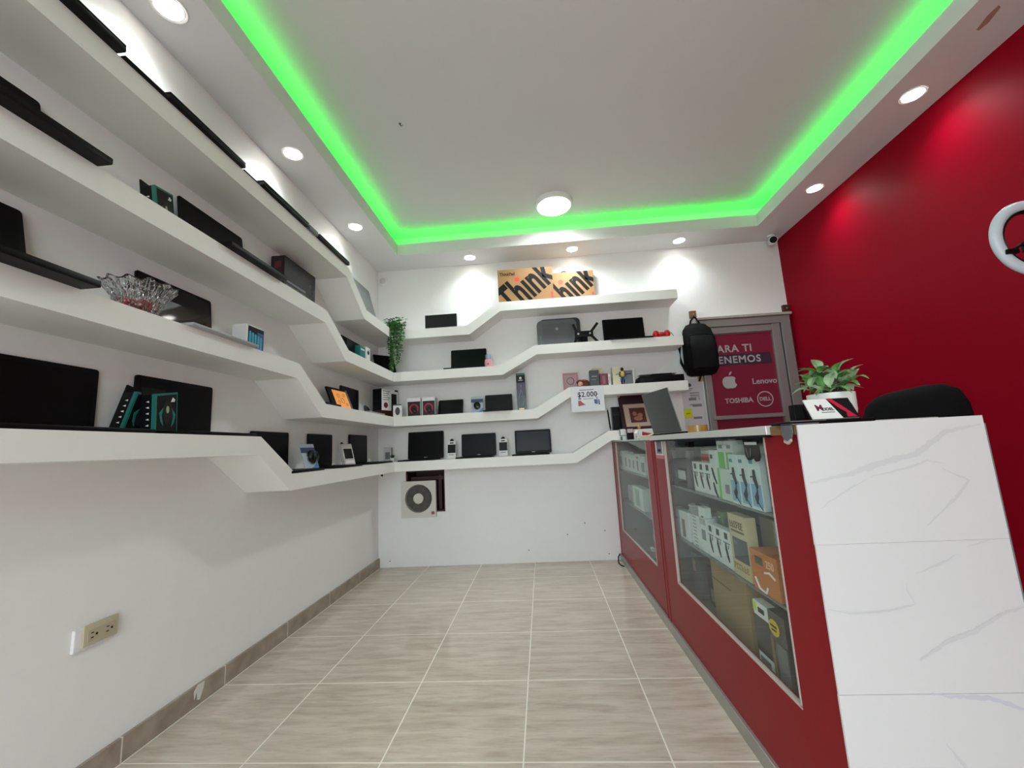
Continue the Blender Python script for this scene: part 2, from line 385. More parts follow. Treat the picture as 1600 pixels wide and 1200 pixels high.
# ------------------------------------------------------------------ lamps of the room
def lamp(kind, name, energy, loc, parent=None, **kw):
    l = bpy.data.lights.new(name, kind); l.energy = energy
    for k, v in kw.items(): setattr(l, k, v)
    o = bpy.data.objects.new(name, l); C.objects.link(o); o.location = loc
    if parent is not None: o.parent = parent
    return o
def downlight(x, y, label, first=[None]):
    t = thing('recessed_downlight', label, 'ceiling light', (x, y, ZS), group='round recessed downlights in the ceiling border')
    if first[0] is None:
        a = MB().lathe([(0.050, -0.001), (0.058, -0.004), (0.058, 0.0), (0.046, 0.0), (0.046, -0.003)], closed=True, seg=36).build('trim_ring', M_WHITE_GLOSS, t, smooth=True)
        b = MB().cyl((0, 0, -0.0035), (0, 0, -0.0005), 0.046, seg=36).build('lens', M_LAMP, t)
        first[0] = (a, b)
    else:
        for s in first[0]:
            c = s.copy(); C.objects.link(c); c.parent = t
    lamp('SPOT', 'downlight_beam', DOWNLIGHT_W, (0, 0, -0.012), t, spot_size=rad(140), spot_blend=1.0, shadow_soft_size=0.04, color=(0.88, 0.95, 1.0))
for x, y, s in ((0.15, -0.98, 'recessed downlight over the left shelves nearest the shop front'), (0.15, -0.19, 'largest recessed downlight at top left above the shelf wall'), (0.146, 0.60, 'middle recessed downlight above the left shelf wall'),
                (0.148, 1.39, 'recessed downlight above the left shelves nearest the back corner'), (0.909, 2.042, 'left recessed downlight above the back wall shelves'),
                (1.826, 2.042, 'middle recessed downlight above the two cardboard laptop boxes'), (2.756, 2.046, 'right recessed downlight above the back wall next to the backpack'),
                (3.496, 1.415, 'recessed downlight over the red wall nearest the corner camera'), (3.492, 0.623, 'recessed downlight over the red wall nearest the viewer'), (3.49, -0.18, 'recessed downlight over the red wall outside the picture')):
    downlight(x, y, s)
t = thing('ceiling_lamp', 'round surface mounted white ceiling lamp, lit, near the back of the tray', 'ceiling light', (1.665, 1.645, ZC))
MB().lathe([(0.15, 0.0), (0.15, -0.03), (0.142, -0.038), (0.132, -0.038), (0.132, -0.02), (0.13, 0)], closed=False, seg=48).build('housing', M_WHITE_GLOSS, t, smooth=True)
MB().lathe([(0.131, -0.030), (0.131, -0.040), (0.10, -0.046), (0.02, -0.048)], seg=48).build('diffuser', M_LAMP2, t, smooth=True)
lamp('SPOT', 'ceiling_lamp_light', CEILING_LAMP_W, (0, 0, -0.055), t, spot_size=rad(165), spot_blend=0.6, shadow_soft_size=0.12, color=(0.89, 0.96, 1.0))
tled = MB()
e0, e1, zt = 0.018, 0.052, zl + 0.004
tled.span(XT0 - e1, XT0 - e0, YT0 - e1, YT + e1, zl, zt); tled.span(XT1 + e0, XT1 + e1, YT0 - e1, YT + e1, zl, zt)
tled.span(XT0 - e0, XT1 + e0, YT + e0, YT + e1, zl, zt); tled.span(XT0 - e0, XT1 + e0, YT0 - e1, YT0 - e0, zl, zt)
tag(tled.build('led_strip', M_LED), 'green glowing led strip hidden behind the lip of the ceiling tray', 'led strip')
t = thing('ceiling_hook', 'tiny dark hook screwed into the middle of the ceiling tray', 'hook', (0.734, 0.703, ZC))
MB().cyl((0, 0, -0.003), (0, 0, 0), 0.007, seg=14).build('base', M_GREY, t)
MB().tube([(0, 0, -0.002), (0.001, 0, -0.012), (0.008, 0, -0.018), (0.014, 0, -0.012)], 0.002).build('hook_wire', M_DARK, t, smooth=True)

# ------------------------------------------------------------------ the four wall shelves
TH, SD = 0.079, 0.228
def shelf(label, zh_l, zh_b, zlow, a, b, xa, xb, xend, ystart=-1.3):
    m = MB()
    L = [(ystart, zh_l), (a, zh_l), (b, zlow), (YB, zlow), (YB, zlow - TH), (b - 0.036, zlow - TH), (a - 0.016, zh_l - TH), (ystart, zh_l - TH)]
    m.prism(L, 'x', 0.0, SD)
    B = [(SD, zlow), (xa, zlow), (xb, zh_b), (xend, zh_b), (xend, zh_b - TH), (xb + 0.012, zh_b - TH), (xa + 0.022, zlow - TH), (SD, zlow - TH)]
    m.prism(B, 'y', YB - SD, YB)
    bmesh.ops.remove_doubles(m.bm, verts=m.bm.verts[:], dist=0.0005)
    return tag(m.build('wall_shelf', M_SHELF), label, 'shelf', 'stepped white shelves running round the corner')
S1H, S1B, S1L = 2.213, 2.198, 2.010
S2H, S2B, S2L = 1.818, 1.797, 1.641
S3H, S3B, S3L = 1.443, 1.422, 1.260
S4H, S4B, S4L = 1.061, 1.050, 0.886
shelf('topmost stepped white shelf, cardboard laptop boxes on its back run', S1H, S1B, S1L, 1.119, 1.413, 0.870, 1.155, 2.660)
shelf('second stepped white shelf from the top, tv bracket on its back run', S2H, S2B, S2L, 0.854, 1.135, 1.140, 1.443, 2.662)
shelf('third stepped white shelf from the top, glass candy bowl on its left run', S3H, S3B, S3L, 0.587, 0.858, 1.410, 1.702, 2.662)
shelf('lowest stepped white shelf, ending at the red showcases', S4H, S4B, S4L, 0.314, 0.578, 1.703, 1.998, 2.42)

# ------------------------------------------------------------------ laptops
def rrect(x0, x1, z0, z1, r_, n=6):
    out = []
    for cx, cz, a0 in ((x1 - r_, z1 - r_, 0), (x0 + r_, z1 - r_, PI / 2), (x0 + r_, z0 + r_, PI), (x1 - r_, z0 + r_, 1.5 * PI)):
        out += [(cx + r_ * math.cos(a0 + k * PI / 2 / n), cz + r_ * math.sin(a0 + k * PI / 2 / n)) for k in range(n + 1)]
    return out
def laptop(label, loc, rz, w, d, lid_h, tilt=4.0, base_mat=None, th=0.02, body=None, screen=None, closed=False, logo=False, group='laptops on display', back=None, xshift=0.0, lt=0.007):
    """origin at the hinge, front towards local -y"""
    body = body or M_BLACK; screen = screen or M_SCREEN_MATTE
    t = thing('laptop', label, 'laptop', loc, rz, group=group)
    o = MB().span(-w / 2 + xshift, w / 2 + xshift, -d, 0, 0, th, 0.004).build('base', base_mat or body, t, smooth=True)
    if closed:
        MB().span(-w / 2, w / 2, -d + 0.001, 0, th + 0.0005, th + 0.0085, 0.003).build('lid', body, t, smooth=True)
        return t
    k = MB()
    for r_ in range(5):
        for c_ in range(13):
            k.span(xshift - w * 0.42 + c_ * w * 0.84 / 13, xshift - w * 0.42 + (c_ + 0.86) * w * 0.84 / 13, -0.036 - (r_ + 0.86) * 0.019, -0.036 - r_ * 0.019, th, th + 0.0015)
    k.build('keyboard', M_BLACK_MATTE, o)
    MB().span(xshift - 0.045, xshift + 0.045, -d + 0.015, -d + 0.07, th, th + 0.0008).build('touchpad', M_DARK, o)
    mt = Matrix.Translation((0, -0.012, th + 0.001)) @ Matrix.Rotation(-rad(tilt), 4, 'X')
    lid = MB().prism(rrect(-w / 2, w / 2, 0, lid_h, 0.010), 'y', -lt, 0).build('lid', back or body, t, smooth=True, mtx=mt)
    MB().prism(rrect(-w / 2 + 0.003, w / 2 - 0.003, 0.003, lid_h - 0.003, 0.008), 'y', -lt - 0.0008, -lt + 0.001).build('bezel', body, lid, mtx=mt)
    MB().span(-w / 2 + 0.014, w / 2 - 0.014, -lt - 0.0016, -lt, 0.022, lid_h - 0.014).build('screen', screen, lid, mtx=mt)
    MB().cyl((-w * 0.38, -0.006, th), (w * 0.38, -0.006, th), 0.006, seg=12).build('hinge', body, t, smooth=True)
    if logo:
        MB().span(-0.014, 0.014, -lt - 0.0018, -lt, 0.008, 0.014).build('bezel_logo', M_SILVERP, lid, mtx=mt)
    return t
def laptop_left(label, y0, y1, xf, z, lid_h=0.225, h=None, **kw):
    """on the left wall: between y0 and y1, front edge at xf, facing the room"""
    d = kw.pop('d', 0.235); hx = xf - d
    tl = kw.pop('tilt', None)
    if tl is None: tl = max(0.5, math.degrees(math.asin(min(0.3, max(0.0, (hx + 0.012 - 0.009) / lid_h)))))
    return laptop(label, (hx, (y0 + y1) / 2, z), 90, y1 - y0, d, lid_h, tilt=tl, **kw)

def slab_thing(name, label, cat, loc, rz, w, d, h, m, group=None, bevel=0.003):
    t = thing(name, label, cat, loc, rz, group=group)
    MB().span(-w / 2, w / 2, -d, 0, 0, h, bevel).build('casing', m, t, smooth=True)
    MB().span(-w / 2 + 0.006, w / 2 - 0.006, -d + 0.006, -0.006, h, h + 0.0012).build('glass_face', M_SCREEN, t)
    return t

# top shelf, left run: laptops lying closed, overhanging the edge
g1 = 'closed laptops lying on the top shelf'
for y0, y1, xf, s in ((-0.78, -0.412, 0.258, 'closed black laptop overhanging the top left shelf, nearest the viewer'),
                      (-0.248, 0.121, 0.246, 'closed black laptop overhanging the top shelf, right below the largest left downlight'),
                      (0.235, 0.612, 0.248, 'closed black laptop on the top left shelf, next to a glossy grey tablet'),
                      (0.727, 1.100, 0.246, 'closed black laptop on the top left shelf just before the shelf drops')):
    laptop(s, (xf - 0.235, (y0 + y1) / 2, S1H), 90, y1 - y0, 0.235, 0.2, th=0.018, closed=True, group=g1)
slab_thing('tablet', 'thin black tablet lying flat between the first two laptops of the top shelf', 'tablet', (0.05, -0.327, S1H), 90, 0.148, 0.192, 0.007, M_BLACK)
slab_thing('tablet', 'slim dark tablet lying flat between the second and third laptops of the top shelf', 'tablet', (0.05, 0.178, S1H), 90, 0.096, 0.182, 0.006, M_DARK)
slab_thing('tablet', 'glossy grey tablet at the top shelf edge beside the third closed laptop', 'tablet', (0.06, 0.668, S1H), 90, 0.085, 0.184, 0.026, M_GREY)
# grey slim screen leaning in the lower part
t = thing('tablet', 'large pale grey slate screen leaning on the wall below the top shelf drop', 'tablet', (0.125, 1.70, S1L + 0.001), 90, tilt=15)
MB().span(-0.18, 0.18, -0.012, 0, 0.0, 0.35, 0.005).build('casing', M_GREY, t, smooth=True)
MB().span(-0.165, 0.165, -0.0135, -0.011, 0.014, 0.336).build('screen', mat('pale_screen', (118, 122, 124), 0.25), t)

# second shelf, left run
laptop_left('open black laptop at the left picture edge on the second shelf', -0.81, -0.43, 0.274, S2H, 0.215)
laptop_left('open black laptop between teal mouse box and tall black carton, second shelf', 0.045, 0.413, 0.262, S2H, 0.225)
laptop_left('open black laptop behind small teal and white boxes, second shelf below the drop', 1.45, 1.83, 0.175, S2L, 0.19, d=0.15, screen=M_SCREEN_MATTE)
# third shelf, left run
laptop_left('open black laptop at the left picture edge beside the crystal bowl', -0.81, -0.437, 0.286, S3H, 0.235)
laptop_left('open laptop with silver base and mirror-like screen right of the crystal bowl', -0.10, 0.245, 0.252, S3H, 0.215, body=M_BLACK, base_mat=M_SILVERP, screen=M_SCREEN, th=0.012)
laptop_left('open black laptop half hidden behind the drop of the third shelf', 0.76, 1.10, 0.200, S3L, 0.205)
laptop_left('open dark laptop behind the orange picture tablet', 1.462, 1.765, 0.228, S3L, 0.2, body=M_BLACK, base_mat=M_SILVERP, th=0.011)
# lowest shelf, left run
laptop_left('large open black laptop at the left picture edge on the lowest shelf', -0.575, -0.185, 0.2285, S4H, 0.205, th=0.013)
laptop_left('open black laptop behind the two teal mouse boxes, lowest shelf', -0.06, 0.290, 0.2285, S4H, 0.213, th=0.013)
laptop_left('open black laptop cut off by the lowest shelf drop', 0.545, 0.855, 0.230, S4L, 0.205, th=0.014)
laptop_left('open black laptop between the webcam blister and the white pack, lowest shelf', 1.050, 1.350, 0.231, S4L, 0.205, th=0.014)
laptop_left('open black laptop right of the white pack, nearest the corner on the lowest shelf', 1.605, 1.925, 0.230, S4L, 0.215, th=0.014)
# back wall laptops
def laptop_back(label, x0, x1, z, lid_h, yb=2.165, tilt=6.0, d=0.195, th=0.012, **kw):
    return laptop(label, ((x0 + x1) / 2, yb, z), 0, x1 - x0, d, lid_h, tilt=tilt, th=th, **kw)
laptop_back('open black laptop, leftmost of three on the back lowest shelf', 0.282, 0.598, S4L, 0.235, logo=True, xshift=-0.03, screen=M_SCREEN_MATTE)
laptop_back('open black laptop in the middle of three on the back lowest shelf', 0.757, 1.057, S4L, 0.192, logo=True, xshift=-0.02, screen=mat('violet_dark_screen', (15, 14, 18), 0.4, spec=0.15))
laptop_back('open laptop with bluish screen, rightmost of three on the back lowest shelf', 1.223, 1.532, S4L, 0.2, logo=True, xshift=-0.02, screen=M_SCREEN_BLUE, tilt=7)
laptop_back('open laptop with greenish screen on the second back shelf beside a pink bottle', 0.686, 1.008, S2L, 0.195, xshift=-0.03, screen=M_SCREEN_GREEN)
laptop_back('open black laptop right of the tv bracket on the second back shelf', 2.05, 2.405, S2B, 0.222, xshift=0.02, yb=2.15)
laptop_back('low black laptop tilted far back right of the two headset boxes', 0.566, 0.785, S3L, 0.135, tilt=18, yb=2.13, d=0.15, th=0.008)
laptop_back('small black laptop beside the tall purple box on the third back shelf', 0.985, 1.222, S3L, 0.142, tilt=3, d=0.18, yb=2.12)
t = thing('tablet', 'small black tablet leaning at the corner under the hanging ivy', 'tablet', (0.125, 2.075, S2L), 46, tilt=22)
MB().span(-0.095, 0.095, -0.012, 0, 0.006, 0.205, 0.004).build('casing', M_BLACK, t, smooth=True)
MB().span(-0.085, 0.085, -0.0132, -0.011, 0.016, 0.195).build('screen', M_SCREEN_MATTE, t)

# ------------------------------------------------------------------ boxes and packs
def carton(name, label, cat, loc, rz, w, d, h, m, tilt=0.0, front=(), left=(), top=None, group=None, bevel=0.0015, part='carton_body'):
    """origin at the bottom of the back face; front is local -y. front: (part name, material, x0, x1, z0, z1)"""
    t = thing(name, label, cat, loc, rz, tilt=tilt, group=group)
    MB().span(-w / 2, w / 2, -d, 0, 0, h, bevel).build(part, m, t)
    for i, (n, mm, x0, x1, z0, z1) in enumerate(front):
        MB().span(x0, x1, -d - 0.0010 - 0.0004 * i, -d + 0.0006, z0, z1).build(n, mm, t)
    for i, (n, mm, y0, y1, z0, z1) in enumerate(left):
        MB().span(-w / 2 - 0.0010 - 0.0004 * i, -w / 2 + 0.0006, y0, y1, z0, z1).build(n, mm, t)
    if top: MB().span(-w / 2 + 0.002, w / 2 - 0.002, -d + 0.002, -0.002, h - 0.0005, h + 0.001).build('top_panel', top, t)
    return t
def disc(parent, name, m, x, y, z, r, th=0.001, seg=28, sx=1.0, sz=1.0):
    return MB().prism([(x + r * sx * math.cos(2 * PI * k / seg), z + r * sz * math.sin(2 * PI * k / seg)) for k in range(seg)], 'y', y - th, y).build(name, m, parent)
def poly(parent, name, m, pts, y, th=0.001):
    return MB().prism(pts, 'y', y - th, y).build(name, m, parent)

# gaming mouse boxes with teal edging
M_BOXBLK = mat('black_printed_card', (10, 12, 13), 0.4, spec=0.2)
def mouse_box(label, loc, rz, tilt, sc=1.0, h=0.145, rot=None):
    w, d = 0.094 * sc, 0.056 * sc
    t = thing('mouse_box', label, 'box', loc, rz, tilt=tilt, rot=rot, group='black and teal computer mouse boxes')
    MB().prism([(-w / 2, 0), (w / 2, 0), (w / 2, h + 0.018 * sc), (-w / 2, h)], 'y', -d, 0).build('carton_body', M_BOXBLK, t)
    MB().span(-w / 2, w / 2, -0.006, 0.0, h, h + 0.032 * sc).build('hanging_card', M_BOXBLK, t)
    e = 0.007 * sc; y = -d - 0.0008
    fr = MB()
    fr.prism([(-w / 2, 0), (-w / 2 + e, 0), (-w / 2 + e, h - 0.004), (-w / 2, h)], 'y', y, -d + 0.001)
    fr.prism([(-w / 2, h), (-w / 2 + e, h - e), (w / 2, h + 0.018 * sc - e), (w / 2, h + 0.018 * sc)], 'y', y, -d + 0.001)
    fr.span(w / 2 - 0.002, w / 2, y, -d + 0.001, 0, h + 0.016 * sc)
    fr.build('teal_edging', M_TEAL, t)
    MB().span(-w / 2 - 0.001, -w / 2 + 0.0005, -d, -d + 0.012 * sc, 0, h).build('teal_side_edge', M_TEAL, t)
    ic = MB()
    for k in range(5): ic.prism([(-d * 0.6, 0.016 + k * 0.022 * sc), (-d * 0.38, 0.020 + k * 0.022 * sc), (-d * 0.58, 0.023 + k * 0.022 * sc)], 'x', -w / 2 - 0.001, -w / 2 + 0.0005)
    ic.build('side_icons', M_WHITEINK, t)
    my = y - 0.0006
    MB().prism([(0.004 + 0.021 * sc * math.cos(a) , 0.07 * sc + 0.045 * sc * math.sin(a)) for a in [k * PI / 12 for k in range(24)]], 'y', my, -d).build('mouse_picture', M_DARK, t)
    for s_ in (-1, 1):
        MB().prism([(0.004 + s_ * 0.018 * sc, 0.088 * sc), (0.004 + s_ * 0.034 * sc, 0.066 * sc), (0.004 + s_ * 0.028 * sc, 0.034 * sc), (0.004 + s_ * 0.017 * sc, 0.018 * sc), (0.004 + s_ * 0.024 * sc, 0.058 * sc)], 'y', my - 0.0004, -d).build('mouse_wing', M_TEAL, t)
    MB().prism([(0.004 + 0.006 * sc * math.cos(a), 0.082 * sc + 0.014 * sc * math.sin(a)) for a in [k * PI / 8 for k in range(16)]], 'y', my - 0.0008, -d).build('mouse_light', mat('pale_green_print', (150, 170, 130), 0.4), t)
    MB().prism([(0.018 * sc, h - 0.022), (0.033 * sc, h - 0.02), (0.036 * sc, h - 0.012), (0.026 * sc, h - 0.005), (0.022 * sc, h - 0.015)], 'y', my, -d).build('maker_emblem', M_WHITEINK, t)
    return t
mouse_box('leaning teal edged mouse box, left of the pair on the lowest shelf', (0.022, -0.108, S4H + 0.0145), 90, 0, sc=0.92, h=0.132, rot=(0, rad(17), rad(90)))
mouse_box('upright teal edged mouse box, right of the pair on the lowest shelf', (0.080, -0.052, S4H + 0.0135), 90, 3, sc=0.94, h=0.128)
mouse_box('black box with teal edged front alone on the second shelf', (0.07, -0.105, S2H), 97, 8, sc=0.93)

# tall black carton on the second shelf
t = carton('product_box', 'large black box with dark red top left on the second shelf', 'box', (0.012, 0.80, S2H), 90, 0.312, 0.08, 0.262, mat('black_box_print', (22, 23, 24), 0.35, spec=0.2),
           left=(('side_panel', mat('deep_black_red', (26, 8, 12), 0.4), -0.078, -0.002, 0.004, 0.258), ('side_emblem', mat('dim_red_print', (96, 14, 34), 0.4), -0.058, -0.022, 0.19, 0.23)),
           top=mat('dark_red_card', (120, 16, 30), 0.5))
ln = MB()
for k, (x0, x1, z, hh) in enumerate(((-0.14, 0.05, 0.115, 0.012), (-0.14, 0.055, 0.093, 0.008), (-0.135, -0.03, 0.07, 0.012), (-0.135, 0.0, 0.05, 0.006))): ln.span(x0, x1, -0.0812, -0.0795, z, z + hh)
ln.build('printed_lines', M_INKGREY, t)
sl = MB()
for k in range(5): sl.span(-0.157, -0.1555, -0.056 + (k % 2) * 0.006, -0.03 + (k % 3) * 0.004, 0.06 + k * 0.022, 0.073 + k * 0.022)
sl.build('side_lines', M_WHITEINK, t)
pa = MB()
for k in range(5): pa.torus((0.115, -0.0806, 0.09 + 0.02 * k), 0.02 + 0.006 * (k % 2), 0.0012, seg=20, rs=6)
pa.build('device_picture', M_GREY, t)

# small boxes in front of the laptop below the second shelf's drop
carton('product_box', 'tiny teal box beside a tiny white box on the second shelf', 'box', (0.12, 1.50, S2L + 0.0205), 90, 0.085, 0.04, 0.10, mat('teal_card', (20, 120, 112), 0.45),
       front=(('printed_band', M_WHITEINK, -0.03, 0.03, 0.07, 0.08),))
t = carton('product_box', 'tiny white box with a black emblem on the second shelf', 'box', (0.13, 1.585, S2L + 0.0205), 90, 0.075, 0.035, 0.11, M_WHITE)
disc(t, 'printed_emblem', M_INK, 0.005, -0.035, 0.07, 0.016)
carton('product_box', 'small dark upright box left of the tiny teal box, second shelf', 'box', (0.06, 1.395, S2L), 90, 0.09, 0.05, 0.145, M_BOXBLK, front=(('teal_corner', M_TEAL, -0.04, 0.03, 0.0, 0.004),))

# white tablet box with a blue picture on the third shelf
t = carton('tablet_box', 'white carton with black and blue picture front on the third shelf', 'box', (0.03, 0.418, S3H), 90, 0.118, 0.075, 0.158, M_WHITE, bevel=0.006,
           front=(('picture_panel', M_BOXBLK, -0.05, 0.059, 0.0, 0.15),))
wv = MB()
for k in range(5):
    x = -0.038 + k * 0.019
    wv.prism([(x - 0.007, 0.03)] + [(x + 0.007 * math.cos(a), 0.118 - 0.004 * k + 0.008 * math.sin(a)) for a in [PI - j * PI / 8 for j in range(9)]] + [(x + 0.007, 0.03)], 'y', -0.0775, -0.0755)
wv.build('blue_stripes', mat('cyan_blue_print', (60, 160, 190), 0.35), t)
MB().span(0.012, 0.055, -0.0772, -0.0755, 0.015, 0.13).build('deep_blue_block', mat('deep_blue_print', (40, 80, 150), 0.35), t)

# cut crystal bowl with red sweets
bt = thing('crystal_bowl', 'scalloped cut glass bowl of red wrapped sweets on the third shelf', 'bowl', (0.150, -0.205, S3H))
def wob(r, z, th):
    k = max(0.0, (z - 0.06) / 0.055)
    return r * (1 + 0.03 * k * math.cos(12 * th) + 0.022 * math.cos(24 * th + z * 60)), z * 0.92 + 0.005 * k * math.cos(12 * th)
MB().lathe([(0.020, 0.004), (0.045, 0.0), (0.048, 0.006), (0.058, 0.035), (0.074, 0.075), (0.096, 0.108), (0.100, 0.115), (0.093, 0.113), (0.070, 0.080), (0.053, 0.038), (0.043, 0.010), (0.020, 0.008)], seg=96, wob=wob).build('bowl', M_CRYSTAL, bt, smooth=False)
rd = MB()
for k in range(12):
    a = 2 * PI * k / 12
    for sg in (-1, 1):
        rd.tube([(0.0505 * math.cos(a), 0.0505 * math.sin(a), 0.012), (0.060 * math.cos(a + sg * 0.13), 0.060 * math.sin(a + sg * 0.13), 0.038), (0.078 * math.cos(a + sg * 0.26), 0.078 * math.sin(a + sg * 0.26), 0.078)], 0.0011, seg=5)
rd.build('cut_ribs', M_CRYSTAL, bt, smooth=True)
rng = random.Random(4)
M_CANDY = mat('red_wrapper', (188, 42, 40), 0.35)
M_CANDY2 = mat('pale_red_wrapper', (206, 120, 110), 0.35)
def sweet(k):
    t = thing('wrapped_sweet', 'red wrapped sweet heaped inside the cut glass bowl', 'sweet', group='red sweets in the crystal bowl')
    MB().sphere((0, 0, 0), 0.0095, (1.25, 0.85, 0.8), seg=12).build('wrapper_body', M_CANDY if k % 3 else M_CANDY2, t, smooth=True)
    for s_ in (-1, 1):
        MB().cyl((s_ * 0.009, 0, 0), (s_ * 0.019, 0, 0), 0.002, 0.007, seg=8).build('wrapper_twist', M_CANDY if k % 3 else M_CANDY2, t)
    return t
k = 0
for ring, (zz, R, n) in enumerate(((0.017, 0.026, 6), (0.034, 0.034, 8), (0.050, 0.030, 7))):
    for i in range(n):
        a = 2 * PI * i / n + ring
        s_ = sweet(k); k += 1
        s_.location = (0.150 + R * math.cos(a), -0.205 + R * math.sin(a), S3H + zz); s_.rotation_euler = (rng.uniform(-0.5, 0.5), rng.uniform(-0.5, 0.5), rng.uniform(0, 6))

# tablet in a black case with an orange picture
t = thing('tablet', 'tablet in a black case showing an orange picture, leaning on the third shelf', 'tablet', (0.10, 1.322, S3L + 0.002), 86, tilt=22)
MB().span(-0.125, 0.125, -0.016, 0, 0.0, 0.172, 0.012).build('case', M_BLACK_MATTE, t, smooth=True)
MB().span(-0.075, 0.098, -0.0175, -0.015, 0.016, 0.152).build('screen', mat('orange_lit_screen', (224, 150, 70), 0.3, emit=(235, 150, 70), estr=0.25), t)
pc = MB()
for (x, z, r_) in ((-0.02, 0.11, 0.014), (0.02, 0.075, 0.02), (-0.03, 0.06, 0.012), (0.055, 0.12, 0.012), (0.06, 0.05, 0.01)):
    pc.torus((x, -0.0178, z), r_, 0.0016, seg=16, rs=5)
pc.build('picture_marks', mat('brown_orange', (170, 92, 40), 0.4), t)
MB().span(0.102, 0.125, -0.0168, -0.01, 0.004, 0.168).build('case_edge', M_GREY, t)
# small black device with a white light
t = thing('computer_mouse', 'small black computer mouse propped up near the corner, third shelf', 'computer mouse', (0.07, 1.815, S3L), 80, tilt=30)
MB().sphere((0, -0.018, 0.05), 0.05, (0.62, 0.34, 1.0), seg=24).build('shell', M_BLACK, t, smooth=True)
disc(t, 'sensor_dot', M_WHITEINK, 0.008, -0.0345, 0.032, 0.007)
# acrylic price stand
t = thing('acrylic_stand', 'empty clear acrylic stand between orange tablet and black mouse', 'stand', (0.10, 1.70, S3L + 0.0115), 85, tilt=14)
MB().span(-0.035, 0.035, -0.004, 0, 0.0, 0.10).build('upright', M_CLEAR, t)
MB().span(-0.035, 0.035, -0.04, -0.004, 0.0, 0.004).build('foot', M_CLEAR, t)

# headset box standing on a dark red box in the corner
carton('product_box', 'flat dark red box under the tall headset box in the corner', 'box', (0.075, 2.066, S3L), 68, 0.205, 0.105, 0.062, mat('maroon_card', (66, 20, 24), 0.5), front=(('printed_band', M_INK, -0.09, 0.09, 0.008, 0.018),))
t = carton('headset_box', 'tall black and white headset box with red emblem in the corner', 'box', (0.078, 2.068, S3L + 0.0625), 68, 0.200, 0.098, 0.185, M_WHITE,
           left=(('black_side', M_BOXBLK, -0.098, 0.0, 0.0, 0.185),))
disc(t, 'red_emblem', mat('deep_red_print', (110, 20, 34), 0.4), -0.050, -0.098, 0.045, 0.024, 0.0016)
MB().span(0.018, 0.082, -0.0998, -0.097, 0.0, 0.148).build('black_picture', M_BOXBLK, t)
MB().span(0.06, 0.1, -0.0996, -0.097, 0.170, 0.185).build('black_tab', M_BOXBLK, t)
ln = MB()
for k in range(5): ln.span(-0.085, 0.0 - 0.014 * (k % 3), -0.0994, -0.097, 0.160 - k * 0.018, 0.166 - k * 0.018)
ln.build('printed_lines', M_INKGREY, t)
t = carton('mouse_box', 'little white mouse pack at the corner of the third shelf', 'box', (0.243, 2.025, S3L), 8, 0.072, 0.035, 0.108, M_WHITE, front=(('green_cap', mat('green_print', (30, 90, 66), 0.4), -0.036, 0.036, 0.098, 0.108),), left=(('green_side', mat('green_print'), -0.035, 0, 0, 0.108),))
disc(t, 'mouse_picture', mat('dark_mouse_print', (52, 36, 38), 0.4), 0.002, -0.035, 0.05, 0.02, 0.0015, sz=1.7)

# two white and red headset boxes
def headset_box(label, loc, w):
    t = carton('headset_box', label, 'box', loc, 0, w, 0.09, 0.160, M_WHITE, front=(('black_panel', mat('black_red_print', (30, 14, 18), 0.3), -w / 2 + 0.006, w / 2 - 0.002, 0.006, 0.128),), group='white topped headset boxes')
    MB().torus((0.0, -0.0915, 0.068), 0.034, 0.007, seg=28, rs=8, sq=0.15).build('headset_picture', mat('headset_red', (150, 34, 54), 0.35), t)
    MB().torus((0.006, -0.0917, 0.050), 0.018, 0.008, seg=24, rs=8, sq=0.15).build('ear_cushion_picture', M_DARK, t)
    return t
headset_box('white topped red headset box, left one of two on the back third shelf', (0.378, 2.12, S3L), 0.118)
headset_box('white topped red headset box, right one touching the low laptop', (0.506, 2.12, S3L), 0.112)
MB_ = None
# blister pack with a dark gadget (third shelf) and webcam blister (lowest shelf)
def blister(label, loc, rz, w, h, tilt, r=0.03, gz=0.07, gx=0.0):
    t = thing('blister_pack', label, 'blister pack', loc, rz, tilt=tilt, group='blue blister packs')
    MB().span(-w / 2, w / 2, -0.003, 0, 0, h, 0.001).build('backing_card', mat('pale_blue_card', (176, 190, 206), 0.4), t)
    MB().span(-w / 2, w / 2, -0.0042, -0.002, h * 0.66, h * 0.86).build('blue_band', mat('navy_print', (44, 66, 98), 0.4), t)
    MB().prism([(-w / 2 + 0.012, 0.0), (w / 2, 0.0), (w / 2, h * 0.34), (w * 0.16, h * 0.12)], 'y', -0.0042, -0.002).build('blue_corner', mat('sky_blue_print', (70, 130, 180), 0.4), t)
    MB().sphere((gx, -0.010, gz), r, (0.95, 0.45, 1.12), seg=24).build('gadget', M_BLACK, t, smooth=True)
    MB().cyl((gx, -0.028, gz + 0.006), (gx, -0.0215, gz + 0.006), r * 0.34, seg=20).build('gadget_lens', M_SCREEN, t)
    MB().lathe([(r * 1.25, 0.0), (r * 1.2, 0.018), (r * 0.9, 0.030), (r * 0.2, 0.032)], seg=28).build('clear_bubble', M_CLEAR, t, smooth=True, mtx=Matrix.Translation((gx, -0.003, gz)) @ Matrix.Rotation(PI / 2, 4, 'X'))
    return t
blister('blue blister pack with a dark mouse left of the small laptop', (0.912, 2.11, S3L), 0, 0.105, 0.150, 6)
blister('blue webcam blister pack leaning beside the shelf drop, lowest shelf', (0.115, 0.928, S4L), 86, 0.13, 0.158, 16, r=0.036, gz=0.078, gx=0.016)
